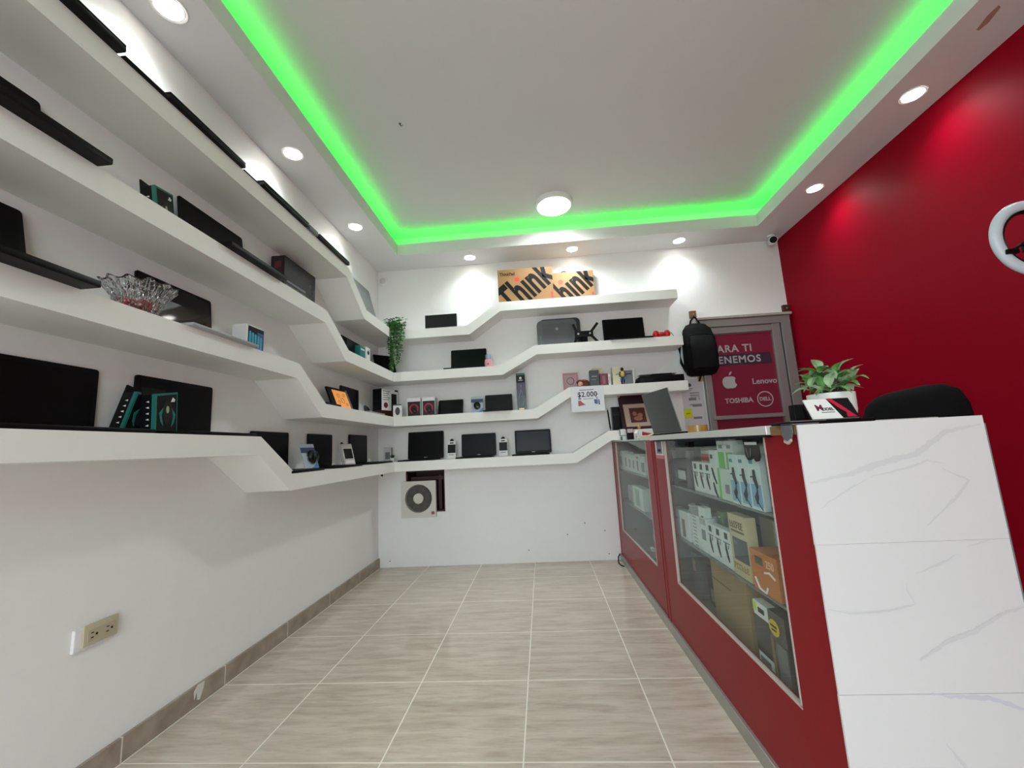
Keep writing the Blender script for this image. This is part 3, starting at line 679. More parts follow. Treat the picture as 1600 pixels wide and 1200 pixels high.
# tall purple box
t = carton('product_box', 'tall narrow purple and green box standing on the third back shelf', 'box', (1.302, 2.15, S3L), 0, 0.076, 0.06, 0.328, mat('purple_black_print', (44, 32, 66), 0.35),
           front=(('green_foot', mat('dark_green_print', (28, 74, 66), 0.35), -0.037, 0.037, 0.0, 0.13), ('black_head', M_BOXBLK, -0.037, 0.037, 0.245, 0.31), ('green_cap', mat('green_print'), -0.038, 0.038, 0.31, 0.328)))
wv = MB()
for s_ in (-1, 1): wv.tube([(s_ * (0.010 + 0.010 * math.sin(k * 0.55)), -0.0615, 0.045 + k * 0.018) for k in range(11)], 0.0022, seg=5)
wv.build('wavy_lines', mat('lilac_print', (150, 140, 180), 0.4), t)
disc(t, 'white_emblem', M_WHITEINK, 0.0, -0.0605, 0.285, 0.011); MB().span(-0.018, 0.018, -0.0618, -0.06, 0.262, 0.268).build('white_word', M_WHITEINK, t)
MB().span(-0.024, 0.02, -0.0618, -0.06, 0.014, 0.024).build('gold_word', M_GOLD, t)
# hanging packs on the back lowest shelf
def hang_pack(label, x, z, h):
    t = thing('hanging_pack', label, 'pack', (x, 2.10, z), 0, tilt=8, group='white hanging packs between the back laptops')
    MB().span(-0.037, 0.037, -0.016, 0, 0, h, 0.002).build('card_box', M_WHITE, t)
    MB().span(-0.034, 0.034, -0.0172, -0.01, h * 0.32, h * 0.80).build('dark_window', M_BOXBLK, t)
    MB().prism([(-0.02, h), (0.02, h), (0.012, h + 0.016), (0, h + 0.022), (-0.012, h + 0.016)], 'y', -0.009, -0.006).build('hang_tab', M_BOXBLK, t)
    MB().span(-0.016, 0.016, -0.0172, -0.01, h * 0.86, h * 0.92).build('maker_word', M_INK, t)
    MB().span(-0.026, 0.02, -0.0172, -0.01, h * 0.20, h * 0.24).build('printed_line', M_INKGREY, t)
hang_pack('white pack with dark window between left and middle back laptops', 0.682, S4L, 0.150)
hang_pack('white pack with dark window between middle and right back laptops', 1.125, S4L, 0.146)
# tent shaped white pack
t = thing('hanging_pack', 'white pack with dark window standing askew on the left lowest shelf', 'pack', (0.075, 1.455, S4L), 66, tilt=18)
MB().span(-0.045, 0.045, -0.03, 0, 0.0, 0.155, 0.002).build('card_box', mat('greyish_white_card', (196, 192, 190), 0.5), t)
MB().span(-0.034, 0.036, -0.0312, -0.02, 0.045, 0.118).build('dark_window', M_BOXBLK, t)
MB().span(-0.034, 0.036, -0.0314, -0.02, 0.012, 0.03).build('printed_line', M_WHITEINK, t)
MB().prism([(-0.04, 0.155), (-0.008, 0.155), (-0.018, 0.172), (-0.03, 0.172)], 'y', -0.018, -0.014).build('hang_tab', M_BOXBLK, t)
# small pack and tiny pot plant in the corner
t = carton('product_box', 'slim grey and white pack in the corner of the lowest shelf', 'box', (0.105, 2.16, S4L), 10, 0.07, 0.03, 0.125, mat('greyish_white_card'), front=(('dark_picture', mat('grey_green_print', (84, 94, 92), 0.4), -0.022, 0.018, 0.025, 0.085), ('dark_edge', M_DARK, 0.03, 0.035, 0.03, 0.12)))
t = thing('potted_plant', 'tiny succulent in a white pot at the corner of the lowest shelf', 'plant', (0.185, 2.04, S4L))
MB().lathe([(0.018, 0.0), (0.024, 0.034), (0.020, 0.034), (0.018, 0.028)], seg=24).build('pot', M_WHITE, t, smooth=True)
lf = MB()
for k in range(14):
    a = k * 2.4; r_ = 0.005 + 0.010 * (k / 14)
    lf.tube([(r_ * 0.4 * math.cos(a), r_ * 0.4 * math.sin(a), 0.028), (r_ * math.cos(a), r_ * math.sin(a), 0.045), (r_ * 1.5 * math.cos(a), r_ * 1.5 * math.sin(a), 0.062 - 0.0006 * k)], [0.003, 0.0045, 0.0008], seg=6)
lf.build('foliage', mat('dark_succulent', (44, 62, 48), 0.5), t, smooth=True)

# ------------------------------------------------------------------ back shelves, upper objects
carton('product_box', 'plain black slab box alone on the top back shelf, left of the step', 'box', (0.632, 2.05, S1L), 0, 0.283, 0.018, 0.138, mat('black_slab_card', (20, 24, 23), 0.35, spec=0.2), top=M_BOXBLK)
def think_box(label, loc, w, d, h, size, tx, tz, small=True, rz=0):
    t = carton('laptop_carton', label, 'box', loc, rz, w, d, h, M_CARD, group='cardboard laptop cartons')
    y = -d - 0.0008; cl = (-w / 2, w / 2, 0.0, h)
    text(t, 'large_word', 'Th\u0131nk', size, M_INK, (tx, y, tz), bold=0.0125, rz2d=rad(38), clip=cl, sx=0.56, spacing=1.06)
    if small: text(t, 'small_word', 'ThinkPad', 0.042, M_INK, (-w / 2 + 0.085, y, h - 0.045), bold=0.0008, sx=0.85)
    disc(t, 'red_dot', M_INKRED, -w * 0.145, -d, h * 0.69, 0.0215, 0.0014)
    MB().span(w / 2 - 0.022, w / 2 - 0.006, -d - 0.001, -d + 0.001, 0.01, 0.085).build('orange_mark', M_INKRED, t)
    MB().span(-w / 2, w / 2, -d / 2 - 0.02, -d / 2 + 0.02, h - 0.0004, h + 0.0006).build('packing_tape', mat('pale_tape', (176, 140, 92), 0.3), t)
    return t
think_box('cardboard laptop carton with slanted black word, left and complete one', (1.394, 2.11, S1B), 0.482, 0.08, 0.318, 0.37, 0.000, 0.142)
tb = think_box('cardboard laptop carton with slanted black word, right one half hidden', (1.775, 2.19, S1B), 0.455, 0.07, 0.290, 0.345, 0.012, 0.132, small=False)
MB().tube([(-0.08 + 0.02 * k, -0.035, 0.290 + 0.022 * math.sin(PI * k / 5)) for k in range(6)], 0.005).build('carrying_handle', M_BLACK, tb, smooth=True)
# pink bottle with blue cap
t = thing('bottle', 'small pink bottle with a blue cap beside the greenish laptop', 'bottle', (1.035, 2.06, S2L))
MB().lathe([(0.026, 0.0), (0.032, 0.008), (0.034, 0.05), (0.030, 0.078), (0.018, 0.086)], seg=28).build('bottle_body', mat('pink_plastic', (226, 160, 172), 0.35), t, smooth=True)
MB().lathe([(0.022, 0.086), (0.025, 0.092), (0.025, 0.116), (0.014, 0.124)], seg=24).build('cap', mat('pale_blue_plastic', (140, 176, 200), 0.4), t, smooth=True)
disc(t, 'dark_spot', mat('rose_print', (150, 60, 84), 0.4), 0.0, -0.0345, 0.034, 0.008, 0.0016)
# grey laptop lid with dark sleeve
t = thing('laptop_sleeve', 'grey padded laptop case with rounded black rim on the second back shelf', 'laptop case', (1.655, 2.16, S2B), tilt=4)
MB().prism(rrect(-0.16, 0.20, 0.0, 0.272, 0.04), 'y', -0.03, 0.0).build('black_rim', mat('dark_grey_rim', (46, 46, 49), 0.4), t, smooth=True)
MB().prism(rrect(-0.185, 0.165, 0.0, 0.25, 0.045), 'y', -0.062, -0.031).build('grey_shell', mat('grey_shell', (98, 102, 104), 0.35), t, smooth=True)
MB().prism(rrect(-0.135, 0.125, 0.02, 0.215, 0.02), 'y', -0.066, -0.0615).build('raised_panel', mat('grey_shell_panel', (88, 92, 95), 0.3), t)
MB().tube([(-0.155, -0.066, 0.02 + 0.012 * k) for k in range(8)], 0.004).build('zip', M_SILVER, t, smooth=True)
disc(t, 'maker_badge', M_SILVERP, -0.01, -0.066, 0.165, 0.013, 0.0014)
# tv wall bracket
t = thing('tv_bracket', 'black swivel tv bracket with four splayed arms on the second back shelf', 'bracket', (1.870, 2.04, S2B))
b = MB(); b.box((0, 0, 0.088), (0.155, 0.022, 0.050), 0.004); b.build('centre_plate', M_BLACK, t, smooth=True)
for sx_, sz_, nm in ((-1, 1, 'arm'), (1, 1, 'arm'), (-1, -1, 'arm'), (1, -1, 'arm')):
    a0 = Vector((sx_ * 0.06, -0.004, 0.088 + sz_ * 0.015)); a1 = Vector((sx_ * (0.115 if sx_ > 0 else 0.085), -0.004, 0.088 + sz_ * 0.082))
    m = MB(); d_ = (a1 - a0); ang = math.atan2(d_.z, d_.x)
    m.box((0, 0, 0), (d_.length + 0.02, 0.010, 0.022), 0.003, mtx=Matrix.Translation((a0 + a1) / 2) @ Matrix.Rotation(-ang, 4, 'Y'))
    m.build(nm, M_BLACK, t, smooth=True)
for x_ in (-0.05, 0.05):
    MB().cyl((x_, -0.018, 0.088), (x_, -0.008, 0.088), 0.009, seg=16).build('bolt', M_SILVER, t)
MB().span(-0.03, 0.03, 0.008, 0.06, 0.0, 0.07, 0.006).build('wall_arm', M_BLACK_MATTE, t)
# red headphones
t = thing('headphones', 'bright red curled headphones at the right end of the second back shelf', 'headphones', (2.505, 2.02, S2B))
MB().torus((0.0, 0.0, 0.030), 0.036, 0.012, axis='Z', seg=32, rs=10, sq=1.2).build('headband', mat('bright_red_plastic', (186, 18, 30), 0.3), t, smooth=True)
for x_ in (-0.045, 0.045):
    MB().sphere((x_, -0.02, 0.032), 0.030, (0.9, 0.8, 1.05), seg=20).build('ear_cup', mat('bright_red_plastic'), t, smooth=True)
MB().tube([(0.06, -0.01, 0.03), (0.085, 0.0, 0.045), (0.10, 0.0, 0.02), (0.108, 0.0, 0.004)], 0.0025).build('cable', M_DARK, t, smooth=True)
MB().span(-0.07, 0.05, -0.03, 0.03, 0.0, 0.012, 0.003).build('stand_plate', mat('bright_red_plastic'), t)

# objects on the third back shelf, right part
PK = mat('pink_card', (206, 136, 142), 0.45)
t = thing('photo_frame', 'pink photo frame with a lilac picture behind the doll', 'picture frame', (1.735, 2.16, S3B), tilt=5)
fr = MB(); fr.span(-0.064, -0.050, -0.018, 0, 0, 0.152, 0.002); fr.span(0.050, 0.064, -0.018, 0, 0, 0.152, 0.002); fr.span(-0.05, 0.05, -0.018, 0, 0.138, 0.152, 0.002); fr.span(-0.05, 0.05, -0.018, 0, 0, 0.014, 0.002)
fr.build('frame', PK, t)
MB().span(-0.05, 0.05, -0.008, -0.002, 0.014, 0.138).build('picture', mat('lilac_card', (190, 160, 168), 0.5), t)
MB().torus((0, -0.009, 0.08), 0.03, 0.003, seg=24, rs=6).build('picture_ring', mat('mauve_print', (130, 86, 98), 0.5), t)
t = thing('doll', 'small doll with brown hair and a red bow sitting on the third back shelf', 'doll', (1.822, 2.05, S3B))
MB().sphere((0, 0, 0.022), 0.024, (1.2, 0.9, 1.0), seg=20).build('body', mat('doll_dress_red', (150, 40, 48), 0.6), t, smooth=True)
MB().sphere((-0.016, -0.016, 0.034), 0.021, seg=20).build('head', mat('doll_skin', (214, 160, 138), 0.5), t, smooth=True)
hr = MB(); hr.sphere((-0.014, -0.004, 0.046), 0.030, (1.15, 0.9, 0.8), seg=24); hr.sphere((0.018, 0.004, 0.040), 0.036, (1.25, 0.75, 0.85), seg=24); hr.sphere((0.042, 0.0, 0.024), 0.022, (0.95, 0.8, 1.1), seg=18)
hr.build('hair', mat('doll_brown_hair', (74, 46, 30), 0.7, noise=0.4, nscale=150, bump=0.6), t, smooth=True)
bw = MB(); bw.sphere((0.006, -0.022, 0.062), 0.009, (1.3, 0.6, 0.8), seg=12); bw.sphere((0.021, -0.022, 0.060), 0.009, (1.3, 0.6, 0.8), seg=12)
bw.build('hair_bow', mat('bow_red', (206, 42, 50), 0.5), t, smooth=True)
ey = MB(); ey.sphere((-0.023, -0.0345, 0.036), 0.0024, seg=8); ey.sphere((-0.010, -0.0355, 0.036), 0.0024, seg=8); ey.build('eyes', M_INK, t)
carton('perfume_box', 'dark grey upright box right of the doll', 'box', (1.928, 2.09, S3B), 0, 0.076, 0.06, 0.142, mat('slate_card', (66, 72, 74), 0.45), front=(('silver_word', M_SILVERP, -0.025, 0.02, 0.085, 0.092), ('silver_rule', M_SILVERP, -0.025, 0.01, 0.06, 0.063)))
carton('perfume_box', 'cream box rising behind the dark grey box', 'box', (1.968, 2.185, S3B), 0, 0.086, 0.045, 0.178, mat('cream_card', (226, 214, 184), 0.5), front=(('gold_word', M_GOLD, -0.025, 0.02, 0.15, 0.156),))
carton('perfume_box', 'low maroon patterned box between grey and cream boxes', 'box', (2.004, 2.08, S3B), 0, 0.066, 0.05, 0.108, mat('maroon_print', (112, 52, 66), 0.45, noise=0.5, nscale=60), front=(('pale_pattern', mat('rose_print2', (150, 90, 104), 0.5), -0.012, 0.012, 0.02, 0.09),))
carton('perfume_box', 'thin white box right of the maroon box', 'box', (2.050, 2.08, S3B), 0, 0.02, 0.05, 0.100, M_WHITE, front=(('grey_line', M_INKGREY, -0.002, 0.002, 0.02, 0.08),))
t = carton('perfume_box', 'tall cream box with a green leaf mark, third back shelf', 'box', (2.112, 2.09, S3B), 0, 0.066, 0.05, 0.158, mat('cream_card2', (214, 208, 178), 0.5))
poly(t, 'leaf_mark', mat('pale_green_ink', (120, 150, 110), 0.5), [(-0.008, 0.085), (0.012, 0.092), (0.018, 0.104), (0.0, 0.098)], -0.05)
t = thing('toy_figure', 'yellow and blue plastic toy figure standing before the boxes', 'toy', (2.160, 2.035, S3B))
YL = mat('toy_yellow', (214, 178, 52), 0.45); BL = mat('toy_blue', (38, 62, 112), 0.45)
for s_ in (-1, 1):
    MB().tube([(s_ * 0.010, 0, 0.0), (s_ * 0.011, 0, 0.035), (s_ * 0.007, 0, 0.072)], [0.010, 0.009, 0.009], seg=10).build('leg', BL, t, smooth=True)
    MB().tube([(s_ * 0.016, 0, 0.112), (s_ * 0.025, -0.004, 0.092), (s_ * 0.022, -0.01, 0.072)], [0.008, 0.007, 0.006], seg=10).build('arm', BL, t, smooth=True)
MB().sphere((0, 0, 0.094), 0.024, (0.82, 0.6, 1.15), seg=18).build('torso', YL, t, smooth=True)
MB().sphere((0, 0, 0.134), 0.015, (0.9, 0.9, 1.1), seg=16).build('head', M_DARK, t, smooth=True)
t = carton('perfume_box', 'grey box with a white rim right of the toy figure', 'box', (2.218, 2.09, S3B), 0, 0.078, 0.05, 0.130, M_WHITE, front=(('grey_panel', mat('grey_print', (110, 114, 116), 0.45), -0.036, 0.028, 0.008, 0.124), ('dark_word', M_INK, -0.03, 0.015, 0.09, 0.097)))
t = thing('disc_player', 'black flat player with grey plate on top at the third back shelf end', 'player', (2.455, 2.155, S3B))
MB().span(-0.165, 0.19, -0.17, 0, 0.004, 0.058, 0.006).build('casing', M_BLACK, t, smooth=True)
for x_ in (-0.14, 0.165):
    MB().cyl((x_, -0.14, 0), (x_, -0.14, 0.006), 0.010, seg=14).build('foot', M_BLACK_MATTE, t)
MB().span(-0.06, 0.10, -0.15, -0.03, 0.058, 0.076, 0.004).build('lid_bump', M_BLACK_MATTE, t)
MB().span(-0.15, 0.15, -0.11, -0.02, 0.0765, 0.0815, 0.001).build('grey_plate', M_SILVERP, t)
MB().tube([(-0.165, -0.09, 0.02), (-0.19, -0.1, 0.02), (-0.205, -0.11, 0.006)], 0.006).build('cable', M_BLACK_MATTE, t, smooth=True)
# price sign hanging on the shelf front
t = thing('price_sign', 'white paper price sign reading 2.000 hung on the third back shelf front', 'sign', (1.848, YB - SD - 0.003, 1.215))
MB().span(-0.134, 0.134, -0.001, 0.0, 0.0, 0.208).build('paper', mat('sign_paper', (222, 224, 230), 0.6), t)
text(t, 'price', '$2.000', 0.058, M_INK, (0.0, -0.0012, 0.138), bold=0.0008, sx=0.95, spacing=1.06)
pl = MB()
pl.span(-0.062, 0.055, -0.0016, 0, 0.174, 0.180); pl.span(-0.036, 0.045, -0.0016, 0, 0.101, 0.105); pl.span(0.062, 0.088, -0.0016, 0, 0.136, 0.140); pl.span(-0.075, -0.052, -0.0016, 0, 0.100, 0.112); pl.span(0.07, 0.08, -0.0016, 0, 0.1, 0.114)
pl.build('small_print', M_INKGREY, t)
poly(t, 'red_picture', mat('muted_red_print', (168, 84, 92), 0.5), [(-0.078, 0.045), (-0.020, 0.055), (-0.045, 0.075), (-0.058, 0.092), (-0.078, 0.09)], 0.0, 0.0016)
b_ = MB(); b_.prism([(0.054, 0.062), (0.072, 0.055), (0.080, 0.06), (0.080, 0.095), (0.05, 0.095)], 'y', -0.0016, 0); b_.prism([(0.085, 0.052), (0.098, 0.05), (0.094, 0.094), (0.084, 0.094)], 'y', -0.0016, 0)
b_.build('blue_picture', mat('muted_blue_print', (66, 100, 146), 0.5), t)

# ------------------------------------------------------------------ hanging ivy at the corner
t = thing('hanging_ivy', 'green trailing ivy hanging from the corner of the top shelf', 'plant', (0.217, 1.985, S1L))
MB().lathe([(0.030, 0.0), (0.040, 0.055), (0.036, 0.055), (0.030, 0.045)], seg=24).build('pot', mat('dark_green_pot', (38, 60, 42), 0.5), t, smooth=True)
rng = random.Random(7)
vines = MB(); leaves = MB()
def leaf(m, p, dirv, up, ln_, wd):
    d_ = Vector(dirv).normalized(); n_ = Vector(up); s_ = d_.cross(n_); s_ = s_.normalized() if s_.length > 1e-4 else Vector((1, 0, 0)); n_ = s_.cross(d_)
    p = Vector(p)
    m.face([p, p + d_ * ln_ * 0.3 + s_ * wd * 0.5, p + d_ * ln_ * 0.62 + s_ * wd * 0.42 - n_ * ln_ * 0.05, p + d_ * ln_ - n_ * ln_ * 0.14, p + d_ * ln_ * 0.5 + n_ * ln_ * 0.07])
    m.face([p, p + d_ * ln_ * 0.5 + n_ * ln_ * 0.07, p + d_ * ln_ - n_ * ln_ * 0.14, p + d_ * ln_ * 0.62 - s_ * wd * 0.42 - n_ * ln_ * 0.05, p + d_ * ln_ * 0.3 - s_ * wd * 0.5])
for v in range(24):
    ox, oy = rng.uniform(-0.02, 0.14), rng.uniform(-0.110, -0.03)
    L_ = rng.uniform(0.20, 0.38) if v > 5 else rng.uniform(0.36, 0.415)
    if ox > 0.09: L_ *= 0.85
    pts = [(0, 0, 0.05), (ox * 0.5, oy * 0.5, 0.075 + rng.uniform(0, 0.015)), (ox, oy, 0.045)]
    n = int(L_ / 0.03)
    for k in range(n): pts.append((ox + rng.uniform(-0.006, 0.006) - 0.03 * (k / max(1, n)) * (1 if ox > 0.05 else 0), oy + rng.uniform(-0.006, 0.006), 0.03 - k * L_ / n))
    vines.tube(pts, 0.0013, seg=5)
    for k in range(2, len(pts)):
        for j in range(5):
            a = rng.uniform(0, 2 * PI)
            leaf(leaves, (pts[k][0], pts[k][1], pts[k][2] + rng.uniform(-0.012, 0.012)), (math.cos(a), math.sin(a), rng.uniform(-0.9, 0.1)), (0, 0, 1), rng.uniform(0.014, 0.024), rng.uniform(0.012, 0.018))
for k in range(230):
    a = rng.uniform(0, 2 * PI); r_ = rng.uniform(0.01, 0.088)
    leaf(leaves, (0.045 + r_ * math.cos(a), -0.055 + 0.6 * r_ * math.sin(a), rng.uniform(0.0, 0.085)), (math.cos(a), math.sin(a), rng.uniform(-0.5, 0.7)), (0, 0, 1), rng.uniform(0.018, 0.032), rng.uniform(0.016, 0.024))
vines.build('vine_stems', M_STEM, t); leaves.build('foliage', M_IVY, t)

# ------------------------------------------------------------------ corner sensor, camera, fan, outlet
t = thing('motion_sensor', 'small white sensor high in the back left corner', 'sensor', (0.052, YB, 2.565))
MB().lathe([(0.044, 0.0), (0.044, 0.012), (0.038, 0.020), (0.01, 0.022)], seg=32).build('housing', M_WHITE, t, smooth=True, mtx=Matrix.Rotation(PI / 2, 4, 'X'))
MB().sphere((0, -0.020, 0), 0.028, (1, 0.7, 1), seg=20).build('lens', mat('sensor_grey', (196, 196, 194), 0.4), t, smooth=True)
t = thing('security_camera', 'white bullet security camera under the ceiling at the red wall corner', 'camera', (3.555, 2.10, ZS))
MB().cyl((0, 0, -0.014), (0, 0, 0), 0.030, seg=28).build('mount', M_WHITE_GLOSS, t, smooth=True)
MB().tube([(0, 0, -0.01), (0, -0.006, -0.03), (0, -0.014, -0.045)], 0.010, seg=12).build('bracket', M_WHITE_GLOSS, t, smooth=True)
ax = Vector((-0.35, -0.9, -0.22)).normalized(); c0 = Vector((0, -0.012, -0.055))
b = MB().cyl(c0 - ax * 0.04, c0 + ax * 0.055, 0.030, 0.033, seg=28).build('barrel', M_WHITE_GLOSS, t, smooth=True)
MB().cyl(c0 + ax * 0.0545, c0 + ax * 0.060, 0.028, seg=28).build('lens_face', M_SCREEN, b)
# exhaust fan
t = thing('exhaust_fan', 'square white exhaust fan set in the back wall under the lowest shelf', 'fan', (0.365, YB, 0.408))
f = MB(); n = 48; R0 = 0.118; cx, cz = 0.0, 0.155; hw, hz0, hz1 = 0.152, 0.0, 0.302
inner = [(cx + R0 * math.cos(2 * PI * k / n), cz + R0 * math.sin(2 * PI * k / n)) for k in range(n)]
def sqp(a):
    c_, s_ = math.cos(a), math.sin(a); k = 1 / max(abs(c_), abs(s_)); return (hw * c_ * k, 0.151 + 0.151 * s_ * k)
outer = [sqp(2 * PI * k / n) for k in range(n)]
for y in (-0.034,):
    vi = [f.bm.verts.new((p[0], y, p[1])) for p in inner]; vo = [f.bm.verts.new((p[0], y, p[1])) for p in outer]
    wi = [f.bm.verts.new((p[0] * 0.93 , y + 0.03, cz + (p[1] - cz) * 0.93)) for p in inner]; wo = [f.bm.verts.new((p[0], -0.001, p[1])) for p in outer]
    for k in range(n):
        j = (k + 1) % n
        f.bm.faces.new((vi[k], vi[j], vo[j], vo[k])); f.bm.faces.new((vo[k], vo[j], wo[j], wo[k])); f.bm.faces.new((vi[k], wi[k], wi[j], vi[j]))
f.build('frame', mat('fan_white', (208, 206, 200), 0.45), t)
g = MB()
for k in range(9): g.torus((cx, -0.022 - 0.001 * k, cz), 0.050 + 0.0072 * k, 0.0022, seg=48, rs=6)
for k in range(6):
    a = PI * k / 6
    g.cyl((cx - 0.112 * math.cos(a), -0.018, cz - 0.112 * math.sin(a)), (cx + 0.112 * math.cos(a), -0.018, cz + 0.112 * math.sin(a)), 0.002, seg=6)
g.build('grille', mat('fan_grille_grey', (104, 103, 99), 0.5), t, smooth=True)
MB().cyl((cx, -0.006, cz), (cx, -0.004, cz), 0.112, seg=48).build('shaft_backing', mat('fan_dark', (52, 52, 50), 0.6), t)
for k in range(6):
    a = k * PI / 3
    MB().prism([(cx + 0.035 * math.cos(a), cz + 0.035 * math.sin(a)), (cx + 0.100 * math.cos(a - 0.12), cz + 0.100 * math.sin(a - 0.12)), (cx + 0.104 * math.cos(a + 0.45), cz + 0.104 * math.sin(a + 0.45)), (cx + 0.037 * math.cos(a + 0.6), cz + 0.037 * math.sin(a + 0.6))], 'y', -0.012, -0.009).build('blade', mat('fan_blade_grey', (84, 84, 82), 0.5), t)
MB().lathe([(0.044, 0.0), (0.044, 0.010), (0.036, 0.014), (0.01, 0.015)], seg=32).build('hub', mat('fan_white'), t, smooth=True, mtx=Matrix.Translation((cx, -0.024, cz)) @ Matrix.Rotation(PI / 2, 4, 'X'))
MB().span(0.112, 0.138, -0.0352, -0.033, 0.020, 0.044).build('red_sticker', mat('fan_sticker_red', (160, 70, 84), 0.5), t)
# outlet on the left wall
t = thing('wall_outlet', 'ivory double socket outlet hanging loose from the left wall', 'outlet', (0.004, -0.113, 0.410), rz=90)
# local x runs along +y of the room; the plate is longer sideways
MB().span(-0.066, 0.056, -0.007, 0.004, 0.0, 0.066, 0.003).build('plaster_patch', mat('rough_plaster', (228, 228, 228), 0.8, bump=0.8, nscale=90), t)
pb = MB().span(-0.044, 0.060, -0.013, -0.006, 0.008, 0.072, 0.004).build('cover_plate', mat('ivory_plastic', (186, 178, 150), 0.4), t, smooth=True)
MB().span(-0.034, 0.052, -0.0150, -0.0125, 0.020, 0.054, 0.001).build('socket_insert', mat('ivory_insert', (176, 166, 140), 0.4), pb)
sl = MB()
for x0 in (-0.016, 0.030):
    for dz in (0.043, 0.029): sl.span(x0 - 0.009, x0 - 0.001, -0.0157, -0.0145, dz, dz + 0.003)
    sl.cyl((x0 + 0.008, -0.0157, 0.037), (x0 + 0.008, -0.0145, 0.037), 0.0035, seg=12)
sl.build('socket_slots', M_INK, pb)

# ------------------------------------------------------------------ window with the red sign, backpack, notices
WX0, WX1, WZ0, WZ1 = 2.872, 3.632, 0.90, 1.962
win = bpy.data.objects.new('window_1', None); C.objects.link(win); win.location = (0, 0, 0); structure(win)
fr = MB()
y0, y1 = YB - 0.045, YB
fr.span(WX0, WX1, y0, y1, WZ1 - 0.065, WZ1, 0.003); fr.span(WX0, WX0 + 0.055, y0, y1, WZ0, WZ1 - 0.065, 0.003)
fr.span(WX1 - 0.075, WX1, y0 - 0.004, y1, WZ0, WZ1 - 0.065, 0.003); fr.span(WX1 - 0.150, WX1 - 0.084, y0 + 0.006, y1, WZ0, WZ1 - 0.065, 0.003)
fr.span(WX0 + 0.055, WX1 - 0.150, y0 + 0.012, y1, WZ1 - 0.125, WZ1 - 0.067, 0.003)
fr.build('window_frame', M_ALU_FRAME, win)
MB().span(WX0 + 0.03, WX1 - 0.158, y0 - 0.012, y1 - 0.01, 1.095, 1.127, 0.004).build('window_rail', M_ALU_FRAME, win)
MB().span(WX1 - 0.085, WX1 - 0.074, y0 + 0.02, y1, WZ0, WZ1 - 0.065).build('window_gap', M_BLACK_MATTE, win)
MB().span(WX0 - 0.005, XR - 0.008, YB - 0.06, YB, WZ1 + 0.002, WZ1 + 0.024, 0.004).build('window_ledge', mat('ledge_paint', (166, 158, 150), 0.6, noise=0.2, nscale=40), win)
MB().span(WX0 + 0.055, WX1 - 0.150, YB - 0.022, YB - 0.018, WZ0, WZ1 - 0.125).build('window_pane', M_GLASS, win)
t = thing('vinyl_sign', 'red vinyl sign with white maker logos inside the window', 'sign', ((WX0 + WX1) / 2, YB - 0.004, WZ0))
cxw = (WX0 + WX1) / 2
M_SIGN = mat('sign_red_vinyl', (150, 34, 64), 0.35); M_SIGNW = mat('sign_white', (206, 200, 204), 0.4)
MB().span(WX0 + 0.05 - cxw, WX1 - 0.14 - cxw, -0.010, 0.0, 0.0, WZ1 - 0.13 - WZ0).build('vinyl_sheet', M_SIGN, t)
ys = -0.0104
def tx(s, size, xc, zc, **kw): return text(t, 'sign_lettering', s, size, kw.pop('m', M_SIGNW), (xc - cxw, ys, zc - WZ0), extrude=0.0008, **kw)
tx('PARA TI', 0.088, 3.135, 1.700, bold=0.0018, spacing=1.1)
MB().span(WX0 + 0.06 - cxw, 3.452 - cxw, -0.0112, -0.009, 1.555 - WZ0, 1.652 - WZ0).build('dark_banner', mat('sign_dark_banner', (58, 46, 66), 0.4), t)
text(t, 'sign_lettering', 'TENEMOS', 0.086, M_SIGNW, (3.160 - cxw, -0.0116, 1.602 - WZ0), bold=0.0016, spacing=1.12, extrude=0.0008)
tx('Lenovo', 0.068, 3.37, 1.405, bold=0.001)
tx('TOSHIBA', 0.056, 3.14, 1.250, bold=0.0016)
# fruit emblem
ap = []
for k in range(48):
    a = 2 * PI * k / 48; x_ = math.sin(a); z_ = math.cos(a)
    r_ = 0.058 * (1 - 0.16 * max(0, z_) ** 6 - 0.14 * max(0, -z_) ** 10 + 0.06 * abs(x_))
    px_, pz_ = r_ * x_, r_ * z_ * 1.02
    dx, dz = px_ - 0.075, pz_ - 0.008
    if math.hypot(dx, dz) < 0.034:
        s_ = 0.034 / max(1e-4, math.hypot(dx, dz)); px_, pz_ = 0.075 + dx * s_, 0.008 + dz * s_
    ap.append((3.085 - cxw + px_, 1.41 - WZ0 + pz_))
poly(t, 'fruit_emblem', M_SIGNW, ap, ys + 0.0004, 0.0012)
poly(t, 'fruit_leaf', M_SIGNW, [(3.083 - cxw, 1.472 - WZ0), (3.090 - cxw, 1.492 - WZ0), (3.108 - cxw, 1.506 - WZ0), (3.107 - cxw, 1.488 - WZ0), (3.095 - cxw, 1.474 - WZ0)], ys + 0.0004, 0.0012)
MB().torus((3.355 - cxw, ys, 1.252 - WZ0), 0.062, 0.0042, seg=48, rs=8, sq=0.25).build('ring_emblem', M_SIGNW, t)
text(t, 'sign_lettering', 'DELL', 0.042, M_SIGNW, (3.355 - cxw, ys, 1.252 - WZ0), bold=0.0014, extrude=0.0008)
for x_, z_, s in ((2.845, 2.028, 'small square wooden block on the wall above the backpack'), (3.634, 2.024, 'small square wooden block over the window at the red wall corner')):
    t = thing('wooden_block', s, 'block', (x_, YB, z_))
    MB().span(-0.027, 0.026, -0.03, 0, -0.03, 0.032, 0.002).build('block', M_DARKWOOD if x_ > 3 else M_WOOD, t)
    MB().cyl((0, -0.034, 0.002), (0, -0.029, 0.002), 0.006, seg=12).build('screw_head', M_SILVERP, t)
